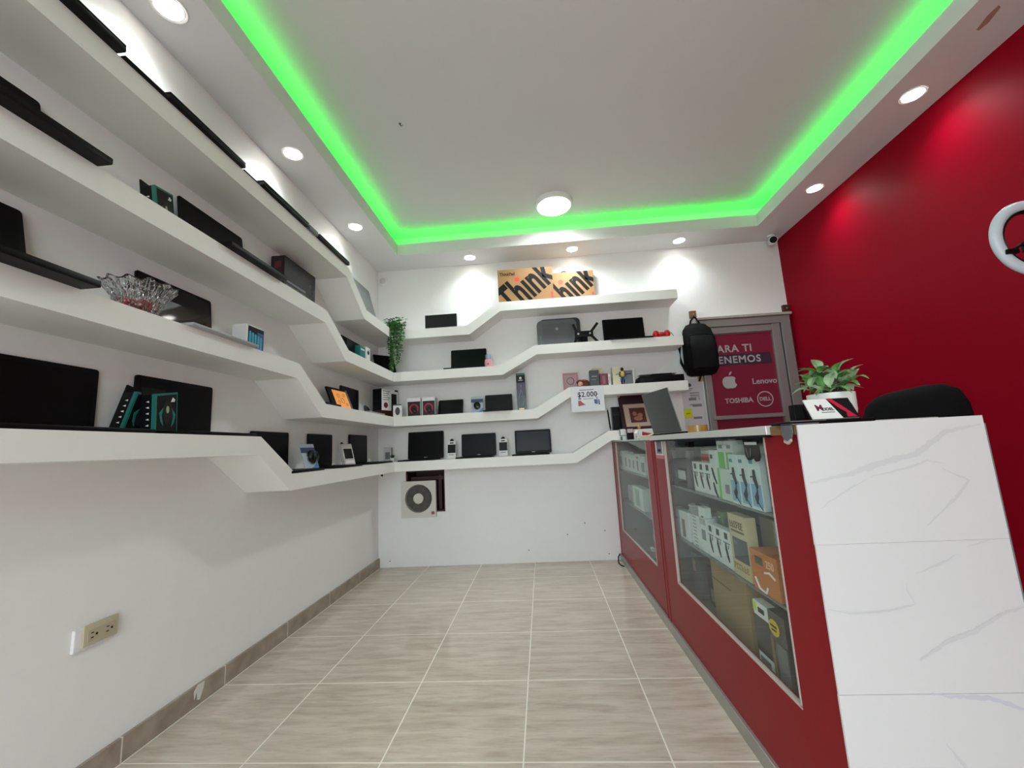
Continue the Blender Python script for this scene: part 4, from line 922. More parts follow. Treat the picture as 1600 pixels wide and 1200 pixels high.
# backpack
t = thing('backpack', 'black nylon backpack hanging on the wall beside the window', 'backpack', (2.842, YB - 0.012, 1.478))
def ring(z, w, d_, xo=0.0, n=28, p=3.2, yo=0.0):
    out = []
    for k in range(n):
        a = 2 * PI * k / n; c_, s_ = math.cos(a), math.sin(a)
        r_ = (abs(c_) ** p + abs(s_) ** p) ** (-1 / p)
        out.append((xo + w / 2 * r_ * c_, -d_ / 2 + yo + d_ / 2 * r_ * s_, z))
    return out
MB().loft([ring(0.0, 0.17, 0.06), ring(0.012, 0.235, 0.10), ring(0.06, 0.272, 0.14), ring(0.20, 0.275, 0.15), ring(0.32, 0.262, 0.13), ring(0.40, 0.228, 0.10), ring(0.445, 0.165, 0.07), ring(0.462, 0.08, 0.04)]).build('main_bag', M_BAG, t, smooth=True)
MB().loft([ring(0.03, 0.17, 0.03, yo=-0.125), ring(0.05, 0.21, 0.05, yo=-0.125), ring(0.20, 0.215, 0.055, yo=-0.125), ring(0.31, 0.20, 0.045, yo=-0.105), ring(0.335, 0.15, 0.02, yo=-0.10)]).build('front_pocket', mat('black_nylon_pocket', (10, 10, 12), 0.7, spec=0.15, bump=0.1, nscale=120), t, smooth=True)
MB().tube([(-0.045, -0.03, 0.44), (-0.03, -0.03, 0.49), (0.0, -0.03, 0.525), (0.03, -0.03, 0.49), (0.045, -0.03, 0.44)], 0.008, seg=8).build('carry_loop', M_BAG, t, smooth=True)
MB().tube([(-0.135, -0.04, 0.36), (-0.160, -0.05, 0.24), (-0.158, -0.05, 0.12), (-0.120, -0.04, 0.04)], 0.011, seg=8).build('shoulder_strap', M_BAG, t, smooth=True)
MB().tube([(-0.01, -0.06, 0.005), (-0.02, -0.06, -0.02), (-0.03, -0.06, -0.048)], 0.007, seg=8).build('dangling_strap', M_BAG, t, smooth=True)
MB().tube([(-0.10, -0.140, 0.335), (0.0, -0.142, 0.350), (0.10, -0.136, 0.335)], 0.003, seg=6).build('zip', M_DARK, t, smooth=True)
# wall notices
t = thing('paper_notice', 'white printed notice sheet taped on the wall left of the window', 'notice', (2.775, YB - 0.002, 1.03))
MB().span(-0.095, 0.086, -0.001, 0, 0.0, 0.43).build('paper', mat('notice_paper', (206, 200, 206), 0.6), t)
ln = MB()
for z_, x0, x1, h_ in ((0.345, -0.06, 0.0, 0.006), (0.333, -0.045, -0.01, 0.004), (0.305, -0.03, 0.05, 0.008), (0.285, -0.03, 0.05, 0.008), (0.272, -0.03, 0.05, 0.005), (0.245, -0.045, 0.02, 0.022), (0.25, 0.04, 0.05, 0.012), (0.205, -0.04, 0.06, 0.008), (0.19, -0.02, 0.06, 0.014), (0.085, -0.02, 0.05, 0.02)):
    ln.span(x0, x1, -0.0016, 0, z_, z_ + h_)
ln.build('printed_lines', M_INKGREY, t)
poly(t, 'green_leaf_mark', mat('dark_green_ink', (54, 76, 62), 0.5), [(-0.055, 0.385), (-0.048, 0.372), (-0.03, 0.362), (-0.012, 0.368), (-0.008, 0.382), (-0.022, 0.396), (-0.04, 0.39), (-0.052, 0.402)], 0.0, 0.0018)
t = thing('sticky_note', 'bright yellow sticky note stuck on the white notice', 'note', (2.716, YB - 0.0045, 1.125), rot=(0, rad(-4), 0))
MB().span(-0.034, 0.034, -0.001, 0, 0.0, 0.078).build('paper', mat('neon_yellow_paper', (206, 210, 20), 0.6), t)
MB().span(-0.016, 0.018, -0.0015, 0, 0.035, 0.045).build('pen_marks', mat('olive_ink', (140, 140, 20), 0.6), t)
tag(MB().span(2.872 - 0.045, 2.872 - 0.002, YB - 0.006, YB, 1.435, 1.475).build('tape_strip', mat('masking_tape', (190, 156, 96), 0.6)), 'short piece of yellow masking tape below the backpack', 'tape')

# ------------------------------------------------------------------ the red glass showcases
CX = 2.05; CD = 0.41; CT = 0.962
def showcase(label, y0, y1, gy0, gy1, gz0, gz1, top_x, group):
    t = thing('glass_showcase', label, 'display counter', (CX, (y0 + y1) / 2, 0.0), group=group)
    yo = (y0 + y1) / 2; a, b = y0 - yo, y1 - yo; ga, gb = gy0 - yo, gy1 - yo
    p = MB(); w = 0.018
    p.span(0, w, a, b, 0.05, gz0); p.span(0, w, a, ga, gz0, CT - 0.004); p.span(0, w, gb, b, gz0, CT - 0.004)
    p.build('front_panel', M_RED, t)
    # rounded corner posts at both ends of the front
    for yy in (a, b):
        if yy == a and y0 < -0.3: continue
        s_ = 1 if yy == b else -1
        m = MB().cyl((0.012, yy - s_ * 0.022, 0.05), (0.012, yy - s_ * 0.022, CT - 0.004), 0.0155, seg=24)
        m.build('corner_post', mat('counter_red_post', (126, 14, 28), 0.35, spec=0.45), t, smooth=True)
    e = MB()
    for (c0_, c1_, z0_, z1_) in ((ga - 0.003, gb + 0.003, gz0 - 0.004, gz0 + 0.003), (ga - 0.003, ga + 0.003, gz0, gz1), (gb - 0.003, gb + 0.003, gz0, gz1)):
        e.span(-0.0015, 0.010, c0_, c1_, z0_, z1_)
    e.build('glazing_bead', mat('pale_bead', (186, 176, 168), 0.5), t)
    MB().span(0.006, 0.010, ga, gb, gz0, gz1 + 0.004).build('front_pane', M_GLASS, t)
    s = MB(); s.span(w, CD, a, a + 0.012, 0.05, CT - 0.004); s.span(w, CD, b - 0.012, b, 0.05, CT - 0.004); s.build('side_panel', mat('showcase_back', (112, 122, 122), 0.5), t)
    MB().span(CD - 0.012, CD, a + 0.012, b - 0.012, 0.05, CT - 0.004).build('back_panel', mat('showcase_rear', (158, 168, 168), 0.5), t)
    MB().span(w, CD - 0.012, a + 0.012, b - 0.012, 0.225, 0.245).build('inner_floor', mat('showcase_floor', (92, 88, 80), 0.4), t)
    for z_ in (0.737, 0.495):
        MB().span(0.030, CD - 0.014, a + 0.013, b - 0.013, z_ - 0.008, z_).build('inner_shelf', M_SHELFGLASS, t)
    k = MB(); k.span(-0.012, 0.012, a, b, 0.0, 0.050, 0.002); k.build('kick_trim', M_ALU, t)
    return t, yo
sc1, yo1 = showcase('near red showcase with a large glass pane beside the marble end', -0.41, 0.885, -0.258, 0.675, 0.292, 0.952, 0, 'red glass showcases')
sc2, yo2 = showcase('far red showcase with a glass pane against the back wall', 0.887, 2.193, 1.035, 2.028, 0.268, 0.952, 0, 'red glass showcases')
MB().span(-0.014, CD + 0.002, -0.300 - yo1, 0.885 - yo1, CT - 0.006, CT + 0.018, 0.002).build('top_frame', mat('top_trim_white', (214, 216, 212), 0.3, metal=0.3), sc1)
MB().span(-0.016, 0.0, -0.300 - yo1, 0.80 - yo1, CT - 0.012, CT - 0.006).build('top_gasket', M_BLACK_MATTE, sc1)
MB().span(-0.006, CD + 0.002, 0.889 - yo2, 2.19 - yo2, CT - 0.004, CT + 0.006, 0.002).build('top_frame', mat('top_trim_grey', (190, 194, 192), 0.3, metal=0.3), sc2)
MB().span(-0.004, 0.032, -0.405 - yo1, -0.302 - yo1, CT - 0.008, CT + 0.014).build('wooden_end', M_WOOD, sc1)
# grey edging strip dangling over the counter corner
t = thing('edging_strip', 'grey plastic edging strip peeling over the counter corner by the marble', 'edging strip', (CX - 0.012, -0.408, CT + 0.0145))
MB().prism([(-0.006, 0.002), (0.034, 0.002), (0.036, -0.022), (0.028, -0.034), (0.014, -0.038), (0.002, -0.032), (-0.006, -0.018)], 'x', -0.004, 0.0).build('hanging_tongue', M_GREY, t)
MB().span(-0.004, 0.06, -0.006, 0.034, 0.0, 0.003).build('top_flap', M_GREY, t)
MB().prism([(0.002, -0.032), (0.014, -0.038), (0.028, -0.034), (0.030, -0.040), (0.014, -0.045), (0.0, -0.037)], 'x', -0.005, -0.001).build('peeled_edge', mat('peeled_beige', (176, 168, 158), 0.6), t)
# sticker of a phone on the post
t = thing('sticker', 'white sticker with a phone picture on the red showcase post', 'sticker', (CX - 0.0005, 0.757, 0.862), rz=-90)
MB().span(-0.070, 0.070, -0.001, 0, 0.0, 0.098).build('sticker_sheet', mat('sticker_white', (206, 206, 208), 0.4), t)
MB().span(-0.070, 0.070, -0.0014, 0, 0.0, 0.018).build('pink_band', mat('sticker_pink', (206, 92, 110), 0.4), t)
MB().span(-0.045, 0.045, -0.0016, 0, 0.026, 0.09).build('phone_picture', M_INKGREY, t)
MB().span(-0.024, 0.028, -0.0018, 0, 0.036, 0.048).build('dark_caption', M_INK, t)

# marble end panel
t = thing('marble_panel', 'white marble patterned end panel of the counter facing the viewer', 'counter panel', (2.047, -0.411, 0.0))
MW = 0.404
MB().span(0.0, MW, -0.005, 0.0, 0.0, 0.404).build('lower_sheet', M_MARBLE, t)
MB().span(0.001, MW, -0.0045, 0.0, 0.4046, 0.708).build('middle_sheet', M_MARBLE, t)
MB().span(0.0, MW, -0.005, 0.0, 0.7085, 0.976).build('upper_sheet', M_MARBLE, t)
MB().span(0.03, MW, 0.0, 0.105, 0.964, 0.976).build('top_board', M_MARBLE, t)
def vein(name, pts, wd, m=M_VEIN):
    rng = random.Random(len(pts) * 17 + int(wd * 1e5)); q = []
    P_ = [Vector((x_ - 2.047, z_)) for x_, z_ in pts]
    for i in range(len(P_) - 1):
        n_ = max(2, int((P_[i + 1] - P_[i]).length / 0.008))
        for k in range(n_): q.append(P_[i].lerp(P_[i + 1], k / n_) + Vector((rng.uniform(-.001, .001), rng.uniform(-.0014, .0014))))
    q.append(P_[-1]); up, dn = [], []
    for i, p_ in enumerate(q):
        tt = (q[min(i + 1, len(q) - 1)] - q[max(i - 1, 0)]).normalized(); nn = Vector((-tt.y, tt.x))
        e_ = wd * (0.25 + 0.75 * math.sin(PI * min(1, max(0.06, i / (len(q) - 1))))) * rng.uniform(0.6, 1.1)
        up.append(p_ + nn * e_ / 2); dn.append(p_ - nn * e_ / 2)
    m_ = MB()
    for i in range(len(q) - 1):
        m_.face([(up[i].x, -0.00525, up[i].y), (up[i + 1].x, -0.00525, up[i + 1].y), (dn[i + 1].x, -0.00525, dn[i + 1].y), (dn[i].x, -0.00525, dn[i].y)])
    bmesh.ops.remove_doubles(m_.bm, verts=m_.bm.verts[:], dist=0.00005)
    return m_.build(name, m, t)
vein('marble_vein', [(2.057, .843), (2.144, .86), (2.192, .874), (2.247, .888), (2.293, .896), (2.322, .915), (2.366, .943), (2.443, .956)], 0.016)
vein('marble_vein', [(2.188, .851), (2.269, .867), (2.316, .881), (2.353, .873)], 0.006)
vein('marble_vein', [(2.071, .786), (2.103, .808), (2.181, .848)], 0.005)
vein('marble_vein', [(2.344, .863), (2.392, .835), (2.363, .80), (2.289, .742)], 0.008)
vein('marble_vein', [(2.246, .643), (2.298, .66), (2.339, .68)], 0.006)
vein('marble_vein', [(2.36, .694), (2.407, .706)], 0.004)
vein('marble_vein', [(2.055, .574), (2.095, .565), (2.183, .569), (2.234, .58), (2.221, .61), (2.224, .625)], 0.005)
vein('marble_vein', [(2.222, .469), (2.28, .503), (2.344, .525), (2.404, .557), (2.453, .57)], 0.012)
vein('marble_vein', [(2.231, .4045), (2.262, .400), (2.342, .396), (2.411, .372), (2.453, .35)], 0.010, mat('marble_vein_lilac', (198, 196, 208), 0.16))
vein('marble_vein', [(2.242, .312), (2.269, .274), (2.28, .22)], 0.008)
vein('marble_vein', [(2.07, .22), (2.12, .19), (2.15, .12)], 0.014, mat('marble_vein_lilac'))

# ------------------------------------------------------------------ goods inside the showcases (fronts towards -x: turned -90)
A, Bz, Fz = 0.737, 0.495, 0.245
def goods(name, label, cat, x, y, z, w, d, h, m, front=(), tilt=0.0, group=None, rz=-90, **kw):
    """x = front face, y = centre"""
    return carton(name, label, cat, (x + d, y, z + 0.0005), rz, w, d, h, m, tilt=tilt, front=front, group=group, **kw)
M_BOXW = mat('white_accessory_card', (214, 220, 216), 0.45)
M_GREENP = mat('bright_green_print', (96, 190, 60), 0.45)
# laptop stand, grey arms with black ends
t = thing('laptop_stand', 'grey folding stand with black forked ends in the near showcase', 'stand', (2.125, 0.64, A + 0.0005), rz=-90)
for s_ in (-1, 1):
    MB().prism([(s_ * 0.075, 0.0), (s_ * 0.115, 0.0), (s_ * 0.155, 0.165), (s_ * 0.105, 0.165)], 'y', -0.02, 0.0).build('arm', M_GREY, t)
    MB().prism([(s_ * 0.105, 0.165), (s_ * 0.155, 0.165), (s_ * 0.165, 0.205), (s_ * 0.150, 0.196), (s_ * 0.135, 0.188), (s_ * 0.12, 0.205), (s_ * 0.110, 0.2)], 'y', -0.024, 0.002).build('fork_end', M_BLACK, t)
MB().span(-0.11, 0.11, -0.016, 0.0, 0.082, 0.125).build('cross_plate', M_GREY, t)
MB().span(-0.10, 0.10, -0.014, 0.08, 0.0, 0.012).build('base_plate', M_DARK, t)
MB().span(-0.045, 0.045, -0.018, -0.012, 0.03, 0.07).build('label_card', M_BOXW, t)
goods('product_box', 'white box with a dark emblem behind the grey forked stand', 'box', 2.245, 0.66, A, 0.16, 0.05, 0.17, M_BOXW, (('dark_emblem', M_INK, -0.015, 0.015, 0.12, 0.135),))
goods('product_box', 'small white box with a red band beside the grey stand', 'box', 2.16, 0.46, A, 0.085, 0.05, 0.165, M_BOXW, (('red_band', M_INKRED, -0.04, 0.04, 0.12, 0.15), ('dark_label', M_DARK, -0.035, 0.035, 0.03, 0.08)))
def cable_box(label, x, y, z, w, h, group, tallmark=True):
    t = goods('cable_box', label, 'box', x, y, z, w, 0.03, h, M_BOXW, (('dark_square', M_DARK, -0.012, 0.012, h - 0.03, h - 0.008), ('printed_line', M_INKGREY, -w * 0.4, w * 0.4, h - 0.045, h - 0.041)), group=group)
    c_ = MB().tube([(-0.006, -0.031, h * 0.66), (-0.004, -0.031, h * 0.5), (0.004, -0.031, h * 0.3), (0.010, -0.031, h * 0.16)], [0.002, 0.0045, 0.004, 0.0015], seg=6)
    c_.build('cable_picture', M_DARK, t)
    MB().tube([(0.016, -0.031, h * 0.62), (0.014, -0.031, h * 0.52)], 0.002, seg=6).build('plug_picture', M_INKGREY, t)
gg = 'white cable boxes on the upper showcase shelf'
for i, (yy, s) in enumerate(((0.395, 'white cable box, leftmost of three on the upper shelf of the near showcase'), (0.330, 'white cable box, middle of three on the upper shelf of the near showcase'), (0.268, 'white cable box, rightmost of three on the upper shelf of the near showcase'))):
    cable_box(s, 2.09, yy, A, 0.062, 0.122, gg)
goods('product_box', 'navy box lying behind the row of three white cable boxes', 'box', 2.20, 0.36, A, 0.12, 0.08, 0.145, mat('navy_card', (64, 68, 92), 0.5), (('white_word', M_WHITEINK, -0.04, 0.0, 0.115, 0.125),))
goods('product_box', 'navy box with a white word behind the rightmost white cable box', 'box', 2.15, 0.245, A, 0.09, 0.08, 0.15, mat('navy_card'), (('white_word', M_WHITEINK, -0.02, 0.02, 0.12, 0.13),))
t = goods('cable_box', 'taller white box with two black cables next to the green boxes', 'box', 2.092, 0.209, A, 0.056, 0.03, 0.172, M_BOXW, (('dark_square', M_DARK, -0.02, 0.0, 0.14, 0.155),))
for dz in (0.0, 0.055):
    MB().tube([(-0.012, -0.0315, 0.105 - dz), (0.0, -0.0315, 0.075 - dz), (0.018, -0.0315, 0.048 - dz)], [0.003, 0.0045, 0.002], seg=6).build('cable_picture', M_DARK, t)
for yy, s in ((0.148, 'tall white and green box, left of the pair in the near showcase'), (0.082, 'tall white and green box, right of the pair in the near showcase')):
    goods('product_box', s, 'box', 2.10, yy, A, 0.060, 0.04, 0.205, M_BOXW, (('green_panel', M_GREENP, -0.024, 0.024, 0.07, 0.165), ('dark_word', M_INKGREY, -0.012, 0.014, 0.178, 0.19)), group='white and green boxes')
goods('product_box', 'short pale box with a green edge in front of the green boxes', 'box', 2.082, 0.100, A, 0.105, 0.012, 0.108, mat('pale_mint_card', (196, 208, 200), 0.45), (('green_edge', M_GREENP, -0.0525, -0.036, 0.0, 0.108), ('grey_label', M_INKGREY, 0.0, 0.03, 0.025, 0.055)))
def stick_box(label, yy):
    t = goods('selfie_stick_box', label, 'box', 2.078, yy, A, 0.064, 0.02, 0.160, mat('pale_blue_white', (206, 218, 218), 0.45), (('blue_picture', mat('sky_print', (120, 168, 196), 0.45), -0.028, 0.029, 0.010, 0.075), ('maker_word', mat('teal_ink', (60, 140, 150), 0.5), -0.024, -0.004, 0.135, 0.146)), group='three gadget boxes with black grip picture')
    MB().tube([(0.0, -0.0215, 0.118), (0.002, -0.0215, 0.09), (0.012, -0.0215, 0.07), (0.004, -0.0215, 0.04), (0.0, -0.0215, 0.018)], [0.004, 0.006, 0.005, 0.008, 0.002], seg=8).build('grip_picture', M_DARK, t, smooth=True)
    MB().tube([(0.0, -0.0215, 0.098), (-0.022, -0.0215, 0.096)], 0.0024, seg=6).build('clamp_picture', M_DARK, t)
    MB().tube([(-0.002, -0.0215, 0.03), (0.014, -0.0215, 0.014), (0.026, -0.0215, 0.004)], 0.0014, seg=6).build('strap_picture', M_DARK, t)
for yy, s in ((0.012, 'gadget box with black grip picture, left of three by the pane edge'), (-0.055, 'gadget box with black grip picture, middle of three by the pane edge'), (-0.122, 'gadget box with black grip picture, right of three under the black tag')):
    stick_box(s, yy)
goods('product_box', 'plain white box behind the three gadget boxes', 'box', 2.14, -0.02, A, 0.12, 0.05, 0.182, M_BOXW, (('grey_line', M_INKGREY, -0.04, 0.03, 0.165, 0.168),))
# black tag hanging at the glass
t = thing('earphone_tag', 'black rounded tag with looping wires stuck inside the pane corner', 'tag', (2.0625, -0.160, 0.884), rz=-90)
MB().prism([(-0.044, 0.060), (0.044, 0.060), (0.046, 0.012), (0.036, 0.0), (0.018, -0.002), (0.006, 0.008), (-0.008, 0.002), (-0.026, 0.0), (-0.038, 0.012)], 'y', -0.003, 0.0).build('tag_card', M_BLACK_MATTE, t)
MB().span(-0.034, 0.036, -0.0036, -0.002, 0.046, 0.054).build('white_word', M_WHITEINK, t)
MB().tube([(-0.028, -0.0035, 0.036), (-0.02, -0.0035, 0.01), (-0.008, -0.0035, 0.012), (-0.002, -0.0035, 0.036)], 0.001, seg=5).build('wire_picture', M_GREY, t)
# shelf 2
goods('product_box', 'tall white box nearest the joint on the middle showcase shelf', 'box', 2.09, 0.738, Bz, 0.12, 0.05, 0.122, mat('cool_white_card', (206, 218, 218), 0.45), (('grey_line', M_INKGREY, -0.03, 0.03, 0.08, 0.083),))
t = goods('phone_box', 'white pack with a brown phone picture on the middle showcase shelf', 'box', 2.09, 0.612, Bz, 0.105, 0.05, 0.128, M_BOXW, (('phone_picture', mat('taupe_print', (122, 108, 104), 0.45), -0.035, 0.0, 0.012, 0.09),))
for k in range(9):
    t = thing('flat_box', 'flat white box in the tall stack on the middle showcase shelf', 'box', (2.10, 0.475, Bz + 0.0005 + 0.0148 * k), rz=-90 + (k % 3 - 1) * 1.5, group='stack of flat white boxes in the showcase')
    MB().span(-0.055, 0.055, -0.008, 0.10, 0, 0.0143, 0.001).build('carton_body', M_BOXW, t)
    MB().span(-0.03, 0.01, -0.0088, -0.007, 0.005, 0.0085).build('printed_line', M_INKGREY, t)
t = thing('cable_coil', 'grey coil of cable on top of the stack of flat boxes', 'cable', (2.12, 0.495, Bz + 0.134), rz=-90)
cc = MB()
for k in range(4): cc.torus((0.0, 0.0, 0.006 + 0.010 * k), 0.034 + 0.003 * (k % 2), 0.0055, axis='Z', seg=28, rs=8)
cc.build('cable_turns', mat('coil_grey', (150, 154, 152), 0.5), t, smooth=True)
MB().span(-0.02, 0.02, -0.005, 0.004, 0.0, 0.044).build('cable_tie', M_DARK, t)
goods('product_box', 'little white box perched beside the grey cable coil', 'box', 2.092, 0.395, Bz + 0.136, 0.058, 0.03, 0.042, M_BOXW, (('dark_bar', M_DARK, 0.0, 0.02, 0.002, 0.008),))
goods('product_box', 'white printed box supporting the little perched box', 'box', 2.09, 0.384, Bz, 0.06, 0.04, 0.1355, M_BOXW, (('printed_text', M_INKGREY, -0.02, 0.02, 0.05, 0.09), ('grey_top', mat('pale_grey_print', (170, 178, 174), 0.5), -0.03, 0.03, 0.11, 0.133)))
goods('product_box', 'narrow green box behind the middle shelf cable boxes', 'box', 2.15, 0.36, Bz, 0.05, 0.04, 0.165, mat('moss_green_card', (110, 150, 84), 0.5), (('pale_line', M_WHITEINK, -0.01, 0.01, 0.14, 0.145),))
gg = 'white cable boxes on the middle showcase shelf'
for yy, s in ((0.310, 'white cable box, leftmost of three beside the beige gamepad box'), (0.240, 'white cable box, middle of three left of the beige gamepad box'), (0.170, 'white cable box touching the beige gamepad box')):
    cable_box(s, 2.09, yy, Bz, 0.066, 0.128, gg)
goods('product_box', 'dark blue box lying behind the middle shelf cable boxes', 'box', 2.16, 0.25, Bz, 0.16, 0.06, 0.14, mat('navy_card'), (('pale_line', M_INKGREY, -0.05, 0.02, 0.12, 0.124),))
t = goods('gamepad_box', 'beige box lettered on top with a dark picture window', 'box', 2.085, 0.060, Bz, 0.124, 0.034, 0.200, mat('beige_card', (196, 180, 140), 0.55), (('dark_window', mat('dark_window_print', (62, 62, 70), 0.35), -0.042, 0.060, 0.052, 0.125), ('white_word', M_INKGREY, -0.036, -0.01, 0.104, 0.116)))
def glyph_marks(parent, name, m, x0, x1, z0, z1, y, n, seed):
    """a row of small letter-like strokes where the print is too blurred to read"""
    rg = random.Random(seed); q = MB(); w = (x1 - x0) / n; th = w * 0.2; hh = z1 - z0
    for i in range(n):
        a_ = x0 + i * w; k_ = rg.randrange(4)
        q.span(a_, a_ + th, y - 0.0008, y + 0.0004, z0, z1)
        if k_ != 1: q.span(a_, a_ + w * 0.72, y - 0.0008, y + 0.0004, z1 - th, z1)
        if k_ != 2: q.span(a_, a_ + w * 0.62, y - 0.0008, y + 0.0004, z0 + hh * 0.45, z0 + hh * 0.45 + th)
        if k_ != 3: q.span(a_, a_ + w * 0.72, y - 0.0008, y + 0.0004, z0, z0 + th)
    return q.build(name, m, parent)
glyph_marks(t, 'box_lettering', mat('brown_ink', (92, 76, 52), 0.5), -0.048, 0.044, 0.156, 0.178, -0.0344, 6, 3)
MB().span(-0.048, 0.046, -0.0348, -0.033, 0.143, 0.149).build('caption_line', mat('brown_ink'), t)
glyph_marks(t, 'box_lettering', mat('tan_ink', (150, 130, 88), 0.5), -0.050, 0.054, 0.022, 0.040, -0.0344, 6, 9)
goods('product_box', 'tan box with a grey corner behind the beige gamepad box', 'box', 2.17, 0.015, Bz, 0.13, 0.05, 0.19, mat('tan_card', (168, 152, 116), 0.55), (('grey_corner', mat('pale_grey_print'), 0.02, 0.064, 0.10, 0.188),))
t = goods('product_box', 'orange box with white swirl lettering on the middle showcase shelf', 'box', 2.080, -0.096, Bz, 0.148, 0.09, 0.116, mat('orange_card', (196, 112, 44), 0.5), (('dark_text', mat('brown_ink'), -0.045, -0.002, 0.078, 0.1),))
MB().tube([(-0.055, -0.0905, 0.035), (-0.035, -0.0905, 0.008), (0.0, -0.0905, 0.004), (0.012, -0.0905, 0.022)], 0.0034, seg=6).build('white_swirl', M_WHITEINK, t)
MB().tube([(0.005, -0.0905, 0.062), (0.03, -0.0905, 0.068), (0.06, -0.0905, 0.058)], 0.0034, seg=6).build('white_swirl', M_WHITEINK, t)
text(t, 'box_lettering', '250', 0.030, mat('pale_orange_ink', (226, 190, 150), 0.5), (0.036, -0.0905, 0.088), bold=0.0003)
# bottom
t = goods('cardboard_box', 'plain brown cardboard box on the floor of the near showcase', 'box', 2.110, 0.255, Fz, 0.30, 0.16, 0.222, M_CARD2, (('flap_seam', mat('cardboard_seam', (112, 90, 60), 0.7), -0.15, 0.02, 0.150, 0.156),))
goods('product_box', 'dark grey box beside the cardboard box on the showcase floor', 'box', 2.12, 0.62, Fz, 0.09, 0.06, 0.19, mat('dark_grey_card', (80, 80, 82), 0.5), (('pale_patch', mat('dull_pink_print', (150, 130, 130), 0.5), -0.035, 0.0, 0.11, 0.16),))
goods('product_box', 'black box between two dark boxes on the showcase floor', 'box', 2.14, 0.49, Fz, 0.10, 0.06, 0.16, M_BOXBLK, (('grey_patch', M_GREY, -0.03, 0.02, 0.02, 0.07),))
t = goods('phone_case_pack', 'black and white pack with a lime corner on the showcase floor', 'pack', 2.090, -0.022, Fz, 0.094, 0.03, 0.200, M_WHITE, (('black_window', mat('window_black', (44, 46, 48), 0.3), -0.047, 0.042, 0.052, 0.158), ('lime_corner', mat('lime_print', (196, 214, 90), 0.45), -0.047, -0.026, 0.17, 0.196), ('dark_badge', M_DARK, -0.016, 0.018, 0.172, 0.186), ('small_print', M_INKGREY, -0.035, 0.02, 0.018, 0.04)))
t = goods('phone_case_pack', 'clear phone case pack with a yellow badge at the pane corner', 'pack', 2.080, -0.125, Fz, 0.086, 0.04, 0.210, mat('smoky_clear_card', (58, 56, 52), 0.25), (('brown_edge', mat('brown_edge_print', (120, 104, 66), 0.5), -0.040, -0.028, 0.02, 0.13), ('clear_case', mat('smoke_grey', (96, 96, 96), 0.15), -0.012, 0.040, 0.03, 0.13)))
disc(t, 'yellow_badge', mat('badge_yellow', (214, 178, 40), 0.45), -0.012, -0.041, 0.168, 0.022, 0.0014, sx=1.2)
MB().span(-0.028, 0.004, -0.0434, -0.041, 0.170, 0.175).build('badge_word', M_INK, t); MB().span(-0.024, 0.0, -0.0434, -0.041, 0.160, 0.164).build('badge_word', M_INK, t)
# far showcase
gf = 'white accessory boxes in the far showcase'
for yy, w_, h_, s in ((2.05, 0.16, 0.145, 'white box nearest the wall on the far showcase upper shelf'), (1.87, 0.13, 0.14, 'second white box from the wall on the far showcase upper shelf'), (1.73, 0.12, 0.128, 'third white box from the wall on the far showcase upper shelf'), (1.60, 0.11, 0.12, 'white box left of the red marked one in the far showcase')):
    goods('product_box', s, 'box', 2.09, yy, A, w_, 0.05, h_, M_BOXW, (('grey_picture', mat('grey_green_print2', (132, 140, 134), 0.5), -w_ * 0.2, w_ * 0.25, 0.03, h_ * 0.7),), group=gf)
goods('product_box', 'white box with a red mark on the far showcase upper shelf', 'box', 2.09, 1.475, A, 0.12, 0.05, 0.13, M_BOXW, (('red_mark', M_INKRED, -0.02, 0.03, 0.1, 0.115), ('dark_picture', M_GREY, -0.02, 0.02, 0.02, 0.085)))
goods('product_box', 'grey striped white box at the joint end of the far showcase shelf', 'box', 2.09, 1.335, A, 0.13, 0.05, 0.122, M_BOXW, (('grey_stripe', M_GREY, -0.03, 0.05, 0.02, 0.08),))
t = goods('product_box', 'tall mint and white box on the far showcase middle shelf', 'box', 2.09, 1.56, Bz, 0.30, 0.06, 0.145, mat('mint_white_card', (206, 218, 212), 0.45), (('mint_picture', mat('mint_grey_print', (150, 172, 164), 0.5), -0.06, 0.05, 0.02, 0.13),))
goods('product_box', 'pale lilac box on the middle shelf near the back wall end', 'box', 2.12, 1.95, Bz, 0.16, 0.06, 0.12, mat('pale_lilac_card', (190, 188, 196), 0.5), (('grey_line', M_INKGREY, -0.05, 0.04, 0.08, 0.084),))
t = goods('plastic_bag', 'crumpled clear bag of goods on the far showcase floor', 'bag', 2.12, 1.45, Fz, 0.05, 0.02, 0.02, M_BOXW, (('label', M_INKGREY, -0.01, 0.01, 0.005, 0.012),))
bg = MB().sphere((0, 0.11, 0.066), 0.09, (2.4, 1.0, 0.66), seg=28)
rng = random.Random(11)
for v in bg.bm.verts: v.co += Vector((rng.uniform(-1, 1), rng.uniform(-1, 1), rng.uniform(-1, 1))) * 0.010
bg.build('crumpled_film', mat('milky_film', (170, 176, 176), 0.25), t)

# ------------------------------------------------------------------ on the counter
# dark laptop seen from behind
th_ = math.degrees(math.atan2(1.456 - 1.10, 2.205 - 2.270))
t = thing('laptop', 'open laptop seen from its plain grey lid on the counter', 'laptop', (2.2375, 1.275, CT + 0.0185), rz=th_)
wl = 0.362
MB().span(-wl / 2, wl / 2, -0.25, 0, 0, 0.018, 0.004).build('base', M_BLACK, t, smooth=True)
mt = Matrix.Translation((0, -0.008, 0.019)) @ Matrix.Rotation(-rad(13), 4, 'X')
lid = MB().span(-wl / 2, wl / 2, -0.008, 0, 0, 0.272, 0.004).build('lid', M_LIDGREY, t, smooth=True, mtx=mt)
MB().span(-wl / 2 - 0.0008, wl / 2 + 0.0008, -0.0095, -0.004, 0.0, 0.2725).build('silver_edge', M_SILVERP, lid, mtx=mt)
MB().span(-wl / 2 + 0.012, wl / 2 - 0.012, -0.0105, -0.009, 0.014, 0.26).build('screen', M_SCREEN, lid, mtx=mt)
kb = MB()
